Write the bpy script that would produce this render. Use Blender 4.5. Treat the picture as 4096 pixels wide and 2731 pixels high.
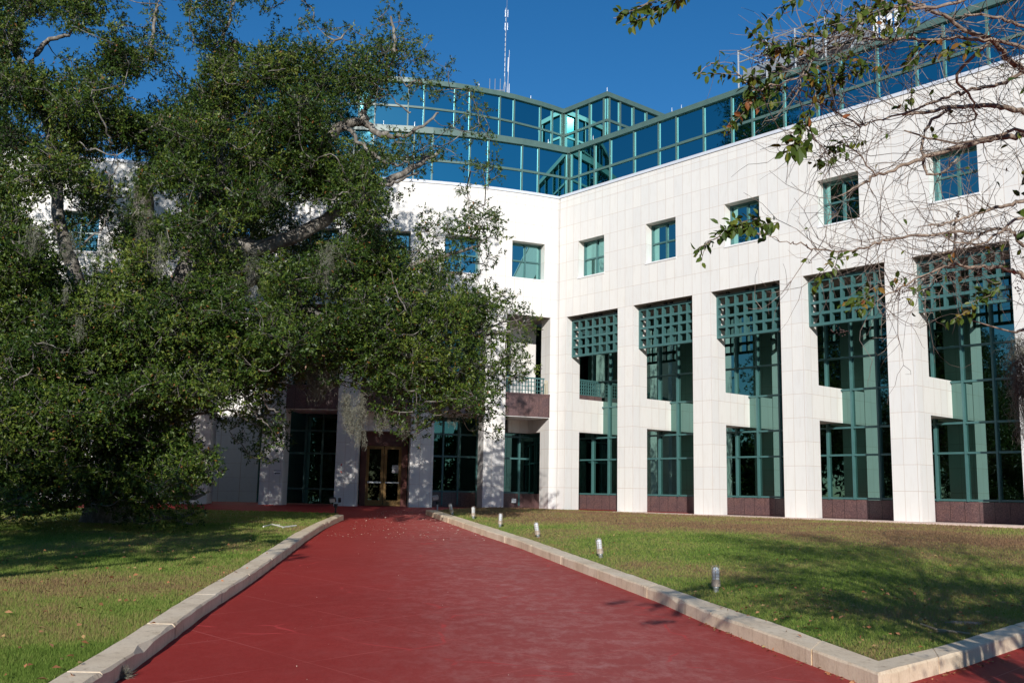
import bpy, bmesh, math, random
import numpy as np
from mathutils import Matrix, Vector
R = math.radians
rng = np.random.default_rng(7)
random.seed(7)
for o in list(bpy.data.objects):
    bpy.data.objects.remove(o)
scene = bpy.context.scene
COL = scene.collection

# ------------------------------------------------------------------ camera
CAM_H = 0.628
PITCH, ROLL = R(8.69887), R(1.084)
FPX = 3986.07                       # focal length in pixels of the 4096 px wide photograph
PW, PH = 4096.0, 2731.0
cam_d = bpy.data.cameras.new('camera')
cam_d.sensor_width = 36.0
cam_d.lens = FPX / PW * 36.0
cam_d.clip_start = 0.1
cam_d.clip_end = 2000
cam = bpy.data.objects.new('camera', cam_d)
COL.objects.link(cam)
cam.matrix_world = Matrix.Translation((0, 0, CAM_H)) @ Matrix.Rotation(R(90) + PITCH, 4, 'X') @ Matrix.Rotation(ROLL, 4, 'Z')
scene.camera = cam

# ------------------------------------------------------------------ world, sun, exposure
SUN_AZ, SUN_EL = R(5.2), R(21.4)    # the light travels towards +Y, a little to the right
world = bpy.data.worlds.new('World')
scene.world = world
world.use_nodes = True
wn = world.node_tree.nodes
wl = world.node_tree.links
bg = wn['Background']
sky = wn.new('ShaderNodeTexSky')
sky.sky_type = 'NISHITA'
sky.sun_disc = False
sky.sun_elevation = SUN_EL
sky.sun_rotation = R(180) + SUN_AZ
sky.altitude = 0
sky.air_density = 1.0
sky.dust_density = 0.15
sky.ozone_density = 5.0
hs = wn.new('ShaderNodeHueSaturation')
hs.inputs['Saturation'].default_value = 1.22
wl.new(sky.outputs[0], hs.inputs['Color'])
wl.new(hs.outputs[0], bg.inputs[0])
bg.inputs[1].default_value = 0.105
sl = bpy.data.lights.new('sun', 'SUN')
sl.energy = 5.0
sl.angle = R(0.53)
sl.color = (1.0, 0.965, 0.915)
sun = bpy.data.objects.new('sun', sl)
COL.objects.link(sun)
ldir = Vector((math.sin(SUN_AZ) * math.cos(SUN_EL), math.cos(SUN_AZ) * math.cos(SUN_EL), -math.sin(SUN_EL)))
sun.rotation_euler = ldir.to_track_quat('-Z', 'Y').to_euler()
scene.view_settings.view_transform = 'Standard'
scene.view_settings.look = 'None'
scene.view_settings.exposure = 0.0
scene.view_settings.gamma = 1.0
scene.cycles.max_bounces = 8
scene.cycles.transparent_max_bounces = 8
scene.cycles.caustics_reflective = True
scene.cycles.sample_clamp_indirect = 6.0

# ------------------------------------------------------------------ pixel helpers
def ray(x, y):
    a, b = x - PW / 2, y - PH / 2
    u = a * math.cos(ROLL) + b * math.sin(ROLL)
    w = -a * math.sin(ROLL) + b * math.cos(ROLL)
    yc = -w / FPX
    return np.array([u / FPX, math.cos(PITCH) - yc * math.sin(PITCH), math.sin(PITCH) + yc * math.cos(PITCH)])
EYE = np.array([0, 0, CAM_H])
K = 4096 / 2352.0
def at(dx, dy, depth):
    """point seen at (dx, dy) of the 2352 px wide picture, at distance depth along Y"""
    d = ray(dx * K, dy * K)
    return EYE + d * (depth / d[1])

# ------------------------------------------------------------------ plan of the building
TH = R(-49.2)
C0 = np.array([2.129, 44.912])
U = np.array([math.cos(TH), math.sin(TH)])
NB = np.array([-math.sin(TH), math.cos(TH)])
def wing(k, s, z):
    p = C0 + U * k + NB * s
    return (p[0], p[1], z)
CL = np.array([-8.3, 65.2]); RL = 22.7
A0 = math.atan2(2.129 + 8.3, 65.2 - 45.04)
def bow(a, s, z):
    t = A0 - a / RL
    r = RL - s
    return (CL[0] + r * math.sin(t), CL[1] - r * math.cos(t), z)
CW = 0.85
def zk(k):
    return (k + 0.13) * CW
Z_OPEN, Z_SILL, Z_HEAD, Z_CAP = zk(10), zk(12), zk(14), 14.27
def vtile(z):
    return z - 0.1105 if z >= 0.9605 else 0.0 + max(z, -0.3) * 0.85 / 0.9605

# ------------------------------------------------------------------ ground heights
def z_path(y):
    return 0.0357 * (min(y, 42.0) - 42.0)
def z_pathv(y):
    return 0.0357 * (np.minimum(y, 42.0) - 42.0)
KR_IN = [(3.53, 9.81), (2.92, 12.3), (2.68, 13.3), (2.32, 15.3), (1.29, 19.74), (0.25, 24.3), (-0.83, 28.3), (-2.2, 33.7), (-3.05, 37.1)]
KR_OUT = [(3.80, 10.54), (3.33, 12.9), (3.16, 13.4), (2.78, 15.0), (1.73, 19.6), (0.70, 24.2), (-0.42, 28.6), (-1.8, 33.9), (-2.66, 37.2)]
KF_IN = [(3.53, 9.81), (4.91, 11.05), (6.21, 12.35), (10.0, 16.1)]
KF_OUT = [(3.80, 10.54), (4.75, 11.36), (6.02, 12.62), (9.8, 16.4)]
KL_IN = [(-3.30, 5.5), (-3.56, 9.0), (-3.70, 10.9), (-3.96, 13.4), (-4.21, 16.8), (-4.54, 20.5), (-4.98, 25.2), (-5.30, 29.4), (-5.42, 33.2)]
KL_OUT = [(p[0] - (0.34 if p[1] < 28 else 0.26), p[1]) for p in KL_IN]
def z_lawn_right(x, y):
    zp = z_path(y) + 0.13
    dr = max(0.0, -((x - C0[0]) * NB[0] + (y - C0[1]) * NB[1]))
    xe = np.interp(y, [p[1] for p in KR_OUT], [p[0] for p in KR_OUT])
    dk = min(max(0.0, x - xe), max(0.0, ((y - 10.54) - (x - 3.80)) * 0.7071)) if y > 10.3 else 0.0
    t = dr / (dr + dk + 1e-6)
    return zp * t - 0.03 * (1 - t)
def z_lawn_left(x, y):
    return z_path(y) + 0.13
def hit_ground(px, py, zf):
    d = ray(px, py)
    lo, hi = 5.0, 60.0
    for _ in range(60):
        m = (lo + hi) / 2
        p = EYE + d * m
        if p[2] > zf(p[0], p[1]): lo = m
        else: hi = m
    return EYE + d * lo

# ------------------------------------------------------------------ materials
def new_mat(name):
    m = bpy.data.materials.new(name)
    m.use_nodes = True
    nt = m.node_tree
    b = nt.nodes['Principled BSDF']
    return m, nt, b
def N(nt, typ, **kw):
    n = nt.nodes.new(typ)
    for k, v in kw.items():
        if k in n.inputs.keys(): n.inputs[k].default_value = v
        else: setattr(n, k, v)
    return n
def ramp(nt, fac, stops):
    r = nt.nodes.new('ShaderNodeValToRGB')
    el = r.color_ramp.elements
    while len(el) < len(stops): el.new(0.5)
    for e, (p, c) in zip(el, stops):
        e.position = p
        e.color = (*c, 1) if len(c) == 3 else c
    nt.links.new(fac, r.inputs[0])
    return r.outputs[0]
def mixc(nt, fac, a, b, mode='MIX'):
    m = nt.nodes.new('ShaderNodeMix')
    m.data_type = 'RGBA'
    m.blend_type = mode
    for sock, v in ((m.inputs[0], fac), (m.inputs[6], a), (m.inputs[7], b)):
        if hasattr(v, 'is_linked'): nt.links.new(v, sock)
        elif isinstance(v, (int, float)): sock.default_value = v
        else: sock.default_value = (*v, 1)
    return m.outputs[2]
def noise(nt, vec, scale, detail=4, rough=0.55, dist=0.0):
    n = nt.nodes.new('ShaderNodeTexNoise')
    n.inputs['Scale'].default_value = scale
    n.inputs['Detail'].default_value = detail
    n.inputs['Roughness'].default_value = rough
    n.inputs['Distortion'].default_value = dist
    if vec is not None: nt.links.new(vec, n.inputs['Vector'])
    return n.outputs['Fac']
def coords(nt, which='Object', scale=None):
    t = nt.nodes.new('ShaderNodeTexCoord')
    if scale is None: return t.outputs[which]
    m = nt.nodes.new('ShaderNodeMapping')
    m.inputs['Scale'].default_value = scale
    nt.links.new(t.outputs[which], m.inputs['Vector'])
    return m.outputs[0]
def bump(nt, b, h, strength=0.3, dist=0.02):
    bp = nt.nodes.new('ShaderNodeBump')
    bp.inputs['Strength'].default_value = strength
    bp.inputs['Distance'].default_value = dist
    nt.links.new(h, bp.inputs['Height'])
    nt.links.new(bp.outputs[0], b.inputs['Normal'])

M = {}
def simple(name, col, rough=0.5, metal=0.0, var=0.0, nscale=6.0, spec=None):
    m, nt, b = new_mat(name)
    b.inputs['Roughness'].default_value = rough
    b.inputs['Metallic'].default_value = metal
    if spec is not None: b.inputs['Specular IOR Level'].default_value = spec
    if var:
        f = noise(nt, coords(nt), nscale, 5)
        c = ramp(nt, f, [(0.3, tuple(v * (1 - var) for v in col)), (0.7, tuple(min(1, v * (1 + var)) for v in col))])
        nt.links.new(c, b.inputs['Base Color'])
    else:
        b.inputs['Base Color'].default_value = (*col, 1)
    M[name] = m
    return m

# marble cladding, panels from the UV map in metres
m, nt, b = new_mat('marble_panels')
uv = coords(nt, 'UV')
def bricks(w, h, mort):
    br = N(nt, 'ShaderNodeTexBrick', offset=0.0, squash=1.0)
    br.inputs['Color1'].default_value = (0.0, 0.0, 0.0, 1)
    br.inputs['Color2'].default_value = (1.0, 1.0, 1.0, 1)
    br.inputs['Mortar'].default_value = (0.5, 0.5, 0.5, 1)
    br.inputs['Scale'].default_value = 1.0
    br.inputs['Mortar Size'].default_value = mort
    br.inputs['Mortar Smooth'].default_value = 0.2
    br.inputs['Brick Width'].default_value = w
    br.inputs['Row Height'].default_value = h
    nt.links.new(uv, br.inputs['Vector'])
    return br
br = bricks(0.4535, 0.85, 0.0075)
br2 = bricks(0.4535, 0.31, 0.0075)
sx = N(nt, 'ShaderNodeSeparateXYZ'); nt.links.new(uv, sx.inputs[0])
top = N(nt, 'ShaderNodeMath', operation='GREATER_THAN'); nt.links.new(sx.outputs[1], top.inputs[0]); top.inputs[1].default_value = 13.60
bc = mixc(nt, top.outputs[0], br.outputs['Color'], br2.outputs['Color'])
bf = N(nt, 'ShaderNodeMix'); nt.links.new(top.outputs[0], bf.inputs[0]); nt.links.new(br.outputs['Fac'], bf.inputs[2]); nt.links.new(br2.outputs['Fac'], bf.inputs[3])
v1 = noise(nt, coords(nt, 'UV', (1.2, 0.35, 1)), 1.6, 6, 0.6, 1.2)
v2 = noise(nt, coords(nt, 'UV', (5, 0.6, 1)), 2.2, 5, 0.6)
base = ramp(nt, v1, [(0.25, (0.73, 0.713, 0.685)), (0.55, (0.765, 0.748, 0.715)), (0.8, (0.745, 0.718, 0.688))])
tint = ramp(nt, bc, [(0.0, (0.955, 0.95, 0.945)), (0.5, (0.99, 0.982, 0.972)), (1.0, (1.025, 1.01, 0.985))])
base = mixc(nt, 1.0, base, tint, 'MULTIPLY')
strk = ramp(nt, v2, [(0.52, (1, 1, 1)), (0.78, (0.91, 0.885, 0.85))])
base = mixc(nt, 0.8, base, strk, 'MULTIPLY')
base = mixc(nt, bf.outputs[0], base, (0.56, 0.47, 0.40))
nt.links.new(base, b.inputs['Base Color'])
b.inputs['Roughness'].default_value = 0.42
b.inputs['Specular IOR Level'].default_value = 0.3
M['marble'] = m

m, nt, b = new_mat('red_granite')
f1 = noise(nt, coords(nt), 26, 6, 0.75)
f2 = noise(nt, coords(nt), 2.2, 4, 0.6, 1.0)
c1 = ramp(nt, f1, [(0.30, (0.045, 0.026, 0.026)), (0.50, (0.135, 0.083, 0.08)), (0.70, (0.26, 0.165, 0.15))])
c2 = ramp(nt, f2, [(0.35, (0.8, 0.8, 0.85)), (0.7, (1.1, 1.0, 0.95))])
c = mixc(nt, 1.0, c1, c2, 'MULTIPLY')
uvg = coords(nt, 'UV')
br = N(nt, 'ShaderNodeTexBrick', offset=0.0)
for k_, v_ in (('Scale', 1.0), ('Mortar Size', 0.008), ('Brick Width', 0.49), ('Row Height', 9.0)): br.inputs[k_].default_value = v_
nt.links.new(uvg, br.inputs['Vector'])
c = mixc(nt, br.outputs['Fac'], c, (0.02, 0.013, 0.013))
nt.links.new(c, b.inputs['Base Color'])
b.inputs['Roughness'].default_value = 0.28
M['granite'] = m

def teal(name, col):
    m, nt, b = new_mat(name)
    f = noise(nt, coords(nt), 3.0, 4)
    c = ramp(nt, f, [(0.3, tuple(v * 0.9 for v in col)), (0.75, tuple(v * 1.1 for v in col))])
    nt.links.new(c, b.inputs['Base Color'])
    b.inputs['Roughness'].default_value = 0.4
    M[name] = m
teal('teal_paint', (0.056, 0.142, 0.138))
teal('teal_fascia', (0.085, 0.148, 0.130))

m, nt, b = new_mat('mirror_glass')
f = noise(nt, coords(nt, 'Object', (0.55, 0.55, 0.28)), 1.0, 1, 0.4)
b.inputs['Base Color'].default_value = (0.16, 0.48, 0.50, 1)
b.inputs['Metallic'].default_value = 1.0
b.inputs['Roughness'].default_value = 0.016
M['glass'] = m
m, nt, b = new_mat('dark_glass')
f = noise(nt, coords(nt, 'Object', (0.55, 0.55, 0.28)), 1.0, 1, 0.4)
b.inputs['Base Color'].default_value = (0.165, 0.295, 0.265, 1)
b.inputs['Metallic'].default_value = 1.0
b.inputs['Roughness'].default_value = 0.012
bump(nt, b, f, 0.05, 0.05)
M['dark_glass'] = m
def tinted(name, col):
    m = M['dark_glass'].copy(); m.name = name
    m.node_tree.nodes['Principled BSDF'].inputs['Base Color'].default_value = (*col, 1)
    M[name] = m
tinted('bow_glass', (0.055, 0.125, 0.120))
tinted('window_glass', (0.20, 0.42, 0.40))
tinted('door_glass', (0.03, 0.04, 0.035))

simple('cap_metal', (0.62, 0.645, 0.70), 0.38, 0.0, 0.05, 2)
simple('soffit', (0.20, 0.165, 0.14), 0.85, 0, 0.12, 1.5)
simple('sill_stone', (0.80, 0.79, 0.78), 0.5)
simple('roof', (0.30, 0.30, 0.29), 0.9)
simple('dark_metal', (0.02, 0.022, 0.022), 0.5)
simple('bronze', (0.17, 0.10, 0.035), 0.35, 0.6, 0.2, 3)
simple('red_wood', (0.10, 0.022, 0.015), 0.4, 0, 0.2, 3)
simple('brass', (0.75, 0.66, 0.38), 0.35, 0.3)
simple('grey_metal', (0.32, 0.34, 0.36), 0.45, 0.3, 0.15, 2)
simple('galvanised', (0.50, 0.52, 0.53), 0.42, 0.5, 0.25, 25)
simple('bronze_cast', (0.42, 0.34, 0.27), 0.5, 0.2, 0.25, 30)
simple('white_plastic', (0.85, 0.85, 0.84), 0.4)
simple('paper', (0.75, 0.75, 0.75), 0.7)
simple('ink', (0.01, 0.01, 0.012), 0.6)
simple('ink_red', (0.25, 0.02, 0.02), 0.6)
simple('tape_red', (0.6, 0.02, 0.02), 0.5)
simple('louvre', (0.03, 0.032, 0.035), 0.6, 0, 0.6, 14)
m, nt, b = new_mat('lamp_glass')
b.inputs['Base Color'].default_value = (0.86, 0.9, 0.92, 1)
b.inputs['Roughness'].default_value = 0.12
b.inputs['Transmission Weight'].default_value = 0.35
M['lamp_glass'] = m

# concrete kerb
m, nt, b = new_mat('kerb_concrete')
oc = coords(nt)
f1 = noise(nt, oc, 1.3, 6, 0.65)
f2 = noise(nt, oc, 38, 4, 0.7)
f3 = noise(nt, coords(nt, 'Object', (3, 3, 0.6)), 3.2, 5, 0.65)
c = ramp(nt, f1, [(0.28, (0.62, 0.485, 0.33)), (0.5, (0.78, 0.635, 0.455)), (0.75, (0.85, 0.725, 0.55))])
c = mixc(nt, 0.35, c, ramp(nt, f2, [(0.3, (0.55, 0.5, 0.45)), (0.7, (1, 1, 1))]), 'MULTIPLY')
c = mixc(nt, 1.0, c, ramp(nt, f3, [(0.55, (1, 1, 1)), (0.66, (0.78, 0.74, 0.70)), (0.72, (0.30, 0.29, 0.29))]), 'MULTIPLY')
nt.links.new(c, b.inputs['Base Color'])
b.inputs['Roughness'].default_value = 0.85
bump(nt, b, f2, 0.4, 0.01)
M['kerb'] = m
simple('paving', (0.66, 0.50, 0.42), 0.85, 0, 0.15, 2)

# painted red walk
m, nt, b = new_mat('red_paint')
oc = coords(nt)
streak = noise(nt, coords(nt, 'Object', (1.0, 0.8, 1)), 4.0, 13, 0.82, 0.1)
fine = noise(nt, coords(nt, 'Object', (1.6, 1.0, 1)), 16.0, 9, 0.9, 0.1)
big = noise(nt, oc, 0.22, 5, 0.6)
c = ramp(nt, streak, [(0.22, (0.31, 0.031, 0.026)), (0.46, (0.355, 0.038, 0.031)), (0.62, (0.375, 0.048, 0.040)), (0.80, (0.41, 0.080, 0.067))])
c = mixc(nt, 0.55, c, ramp(nt, fine, [(0.36, (0.62, 0.58, 0.58)), (0.66, (1.12, 1.12, 1.12))]), 'MULTIPLY')
# worn greyish-pink wear down the right of the middle
sx = N(nt, 'ShaderNodeSeparateXYZ'); nt.links.new(oc, sx.inputs[0])
def mth(op, a, b_=None, c_=None):
    n = N(nt, 'ShaderNodeMath', operation=op)
    for i, v in enumerate((a, b_, c_)):
        if v is None: continue
        if hasattr(v, 'is_linked'): nt.links.new(v, n.inputs[i])
        else: n.inputs[i].default_value = v
    return n.outputs[0]
cx = mth('MULTIPLY_ADD', sx.outputs[1], -0.13, 2.35)
dxx = mth('DIVIDE', mth('SUBTRACT', sx.outputs[0], cx), 1.9)
g = mth('POWER', 2.718, mth('MULTIPLY', mth('MULTIPLY', dxx, dxx), -1.0))
wear = mth('MULTIPLY', g, mth('MULTIPLY_ADD', streak, 2.4, -0.75))
wear = N(nt, 'ShaderNodeClamp'); 
w_in = mth('MULTIPLY_ADD', g, 0.30, mth('MULTIPLY', g, mth('MAXIMUM', 0.0, mth('MULTIPLY_ADD', noise(nt, coords(nt, 'Object', (0.9, 0.7, 1)), 4.2, 10, 0.80, 0.2), 4.2, -1.95))))
nt.links.new(w_in, wear.inputs[0])
c = mixc(nt, mth('MULTIPLY', wear.outputs[0], 0.72), c, (0.50, 0.225, 0.20))
bigc = ramp(nt, big, [(0.35, (0.90, 0.90, 0.90)), (0.65, (1.05, 1.03, 1.03))])
c = mixc(nt, 1.0, c, bigc, 'MULTIPLY')
vor = N(nt, 'ShaderNodeTexVoronoi', feature='DISTANCE_TO_EDGE'); vor.inputs['Scale'].default_value = 0.33
dn = N(nt, 'ShaderNodeTexNoise'); dn.inputs['Scale'].default_value = 0.8; nt.links.new(oc, dn.inputs['Vector'])
va = N(nt, 'ShaderNodeVectorMath', operation='ADD'); nt.links.new(oc, va.inputs[0]); nt.links.new(dn.outputs['Color'], va.inputs[1])
nt.links.new(va.outputs[0], vor.inputs['Vector'])
crk = ramp(nt, vor.outputs[0], [(0.003, (1, 1, 1)), (0.008, (0, 0, 0))])
brk = ramp(nt, noise(nt, oc, 1.7, 3), [(0.48, (0, 0, 0)), (0.6, (1, 1, 1))])
crk = mixc(nt, 1.0, crk, brk, 'MULTIPLY')
# control joints on a diagonal grid
def joint(v, off, sp, wd):
    q = mth('DIVIDE', mth('SUBTRACT', v, off), sp)
    d = mth('MULTIPLY', mth('ABSOLUTE', mth('SUBTRACT', q, mth('ROUND', q))), sp)
    return mth('LESS_THAN', d, wd)
jo = mth('MAXIMUM', joint(mth('ADD', sx.outputs[0], sx.outputs[1]), 14.3, 2.85, 0.011), joint(mth('SUBTRACT', sx.outputs[1], sx.outputs[0]), 12.7, 2.38, 0.011))
jb = ramp(nt, noise(nt, oc, 0.9, 4), [(0.40, (0.25, 0.25, 0.25)), (0.62, (1, 1, 1))])
c = mixc(nt, mixc(nt, 1.0, jo, jb, 'MULTIPLY'), c, (0.47, 0.105, 0.09))
c = mixc(nt, crk, c, (0.50, 0.06, 0.055))
nt.links.new(c, b.inputs['Base Color'])
b.inputs['Roughness'].default_value = 0.75
b.inputs['Specular IOR Level'].default_value = 0.12
bump(nt, b, noise(nt, oc, 30, 4, 0.7), 0.25, 0.01)
M['red_paint'] = m

# turf
def turf(name, blade):
    m, nt, b = new_mat(name)
    oc = coords(nt)
    big = noise(nt, oc, 0.30, 5, 0.6, 0.4)
    med = noise(nt, oc, 2.4, 4, 0.6)
    mixf = N(nt, 'ShaderNodeMath', operation='MULTIPLY_ADD'); nt.links.new(med, mixf.inputs[0]); mixf.inputs[1].default_value = 0.28
    nt.links.new(big, mixf.inputs[2])
    # the far belt of the right lawn is burnt brown
    sx = N(nt, 'ShaderNodeSeparateXYZ'); nt.links.new(oc, sx.inputs[0])
    def mth(op, a, b_=None, c_=None):
        n = N(nt, 'ShaderNodeMath', operation=op)
        for i, v in enumerate((a, b_, c_)):
            if v is None: continue
            if hasattr(v, 'is_linked'): nt.links.new(v, n.inputs[i])
            else: n.inputs[i].default_value = v
        return n.outputs[0]
    dr = mth('ADD', mth('MULTIPLY', mth('SUBTRACT', sx.outputs[0], float(C0[0])), -float(NB[0])), mth('MULTIPLY', mth('SUBTRACT', sx.outputs[1], float(C0[1])), -float(NB[1])))
    belt = N(nt, 'ShaderNodeMapRange', interpolation_type='SMOOTHSTEP'); nt.links.new(dr, belt.inputs[0])
    belt.inputs[1].default_value = 11.5; belt.inputs[2].default_value = 8.0; belt.inputs[3].default_value = 0.0; belt.inputs[4].default_value = 0.25
    left = N(nt, 'ShaderNodeMapRange', interpolation_type='SMOOTHSTEP'); nt.links.new(mth('ABSOLUTE', mth('SUBTRACT', mth('MULTIPLY_ADD', sx.outputs[0], -0.25, sx.outputs[1]), 16.8)), left.inputs[0])
    left.inputs[1].default_value = 2.2; left.inputs[2].default_value = 0.4; left.inputs[3].default_value = 0.0
    lx = mth('LESS_THAN', sx.outputs[0], -3.0)
    left.inputs[4].default_value = 0.17
    tot = mth('ADD', mth('ADD', mixf.outputs[0], belt.outputs[0]), mth('MULTIPLY', left.outputs[0], lx))
    if blade:
        uvn = N(nt, 'ShaderNodeSeparateXYZ'); nt.links.new(coords(nt, 'UV'), uvn.inputs[0])
        tot2 = mth('ADD', tot, mth('MULTIPLY_ADD', uvn.outputs[0], 0.30, -0.15))
    else:
        tot2 = mth('ADD', tot, mth('MULTIPLY_ADD', noise(nt, oc, 22, 4, 0.7), 0.5, -0.25))
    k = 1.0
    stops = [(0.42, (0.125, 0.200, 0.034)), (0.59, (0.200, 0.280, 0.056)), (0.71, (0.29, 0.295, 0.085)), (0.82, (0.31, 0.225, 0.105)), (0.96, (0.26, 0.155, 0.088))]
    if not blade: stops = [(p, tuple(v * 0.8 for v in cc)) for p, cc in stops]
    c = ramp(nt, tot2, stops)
    nt.links.new(c, b.inputs['Base Color'])
    b.inputs['Roughness'].default_value = 0.6
    b.inputs['Specular IOR Level'].default_value = 0.08
    if blade:
        tr = N(nt, 'ShaderNodeBsdfTranslucent'); nt.links.new(c, tr.inputs[0])
        ms = N(nt, 'ShaderNodeMixShader'); ms.inputs[0].default_value = 0.3
        nt.links.new(b.outputs[0], ms.inputs[1]); nt.links.new(tr.outputs[0], ms.inputs[2])
        nt.links.new(ms.outputs[0], nt.nodes['Material Output'].inputs[0])
    else:
        bump(nt, b, noise(nt, oc, 40, 4, 0.75), 1.0, 0.05)
    M[name] = m
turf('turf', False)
turf('grass_blade', True)

def leafmat(name, stops, trans=0.22, rough=0.4, spec=0.5):
    m, nt, b = new_mat(name)
    s = N(nt, 'ShaderNodeSeparateXYZ'); nt.links.new(coords(nt, 'UV'), s.inputs[0])
    c = ramp(nt, s.outputs[0], stops)
    nt.links.new(c, b.inputs['Base Color'])
    b.inputs['Roughness'].default_value = rough
    b.inputs['Specular IOR Level'].default_value = spec
    if trans:
        tr = N(nt, 'ShaderNodeBsdfTranslucent'); nt.links.new(c, tr.inputs[0])
        ms = N(nt, 'ShaderNodeMixShader'); ms.inputs[0].default_value = trans
        nt.links.new(b.outputs[0], ms.inputs[1]); nt.links.new(tr.outputs[0], ms.inputs[2])
        nt.links.new(ms.outputs[0], nt.nodes['Material Output'].inputs[0])
    M[name] = m
leafmat('oak_leaf', [(0.0, (0.014, 0.033, 0.005)), (0.35, (0.031, 0.062, 0.009)), (0.75, (0.088, 0.130, 0.018)), (0.95, (0.155, 0.178, 0.030)), (1.0, (0.20, 0.085, 0.025))], 0.10, 0.42, 0.22)
leafmat('fern_leaf', [(0.0, (0.055, 0.10, 0.012)), (1.0, (0.13, 0.19, 0.02))], 0.3, 0.5)
leafmat('myrtle_leaf', [(0.0, (0.035, 0.065, 0.012)), (0.5, (0.075, 0.115, 0.016)), (0.8, (0.15, 0.16, 0.022)), (0.9, (0.24, 0.13, 0.03)), (1.0, (0.24, 0.08, 0.03))], 0.22, 0.42, 0.22)
leafmat('moss', [(0.0, (0.10, 0.10, 0.075)), (1.0, (0.29, 0.285, 0.22))], 0.25, 0.9, 0.1)
leafmat('fallen_leaf', [(0.0, (0.30, 0.12, 0.05)), (0.5, (0.45, 0.20, 0.10)), (1.0, (0.42, 0.30, 0.12))], 0.0, 0.7, 0.2)
leafmat('litter', [(0.0, (0.45, 0.30, 0.20)), (1.0, (0.75, 0.68, 0.58))], 0.0, 0.8, 0.2)
def bark(name, c0, c1, c2, sc):
    m, nt, b = new_mat(name)
    f = noise(nt, coords(nt, 'Object', (1, 1, 0.5)), sc, 6, 0.7, 0.5)
    c = ramp(nt, f, [(0.3, c0), (0.5, c1), (0.68, c2)])
    nt.links.new(c, b.inputs['Base Color'])
    b.inputs['Roughness'].default_value = 0.9
    bump(nt, b, f, 0.6, 0.03)
    M[name] = m
bark('oak_bark', (0.07, 0.06, 0.05), (0.17, 0.15, 0.125), (0.38, 0.36, 0.32), 5)
bark('myrtle_bark', (0.12, 0.085, 0.065), (0.27, 0.20, 0.15), (0.42, 0.35, 0.28), 14)
bark('oak_twig', (0.035, 0.03, 0.024), (0.08, 0.07, 0.056), (0.22, 0.205, 0.18), 2)
bark('myrtle_twig', (0.075, 0.055, 0.043), (0.17, 0.135, 0.11), (0.32, 0.275, 0.235), 6)
simple('seed', (0.05, 0.028, 0.022), 0.5)
simple('stick', (0.40, 0.30, 0.20), 0.8, 0, 0.2, 10)
simple('white_stick', (0.62, 0.60, 0.55), 0.8)
simple('stone', (0.17, 0.14, 0.11), 0.8, 0, 0.5, 20)

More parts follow.
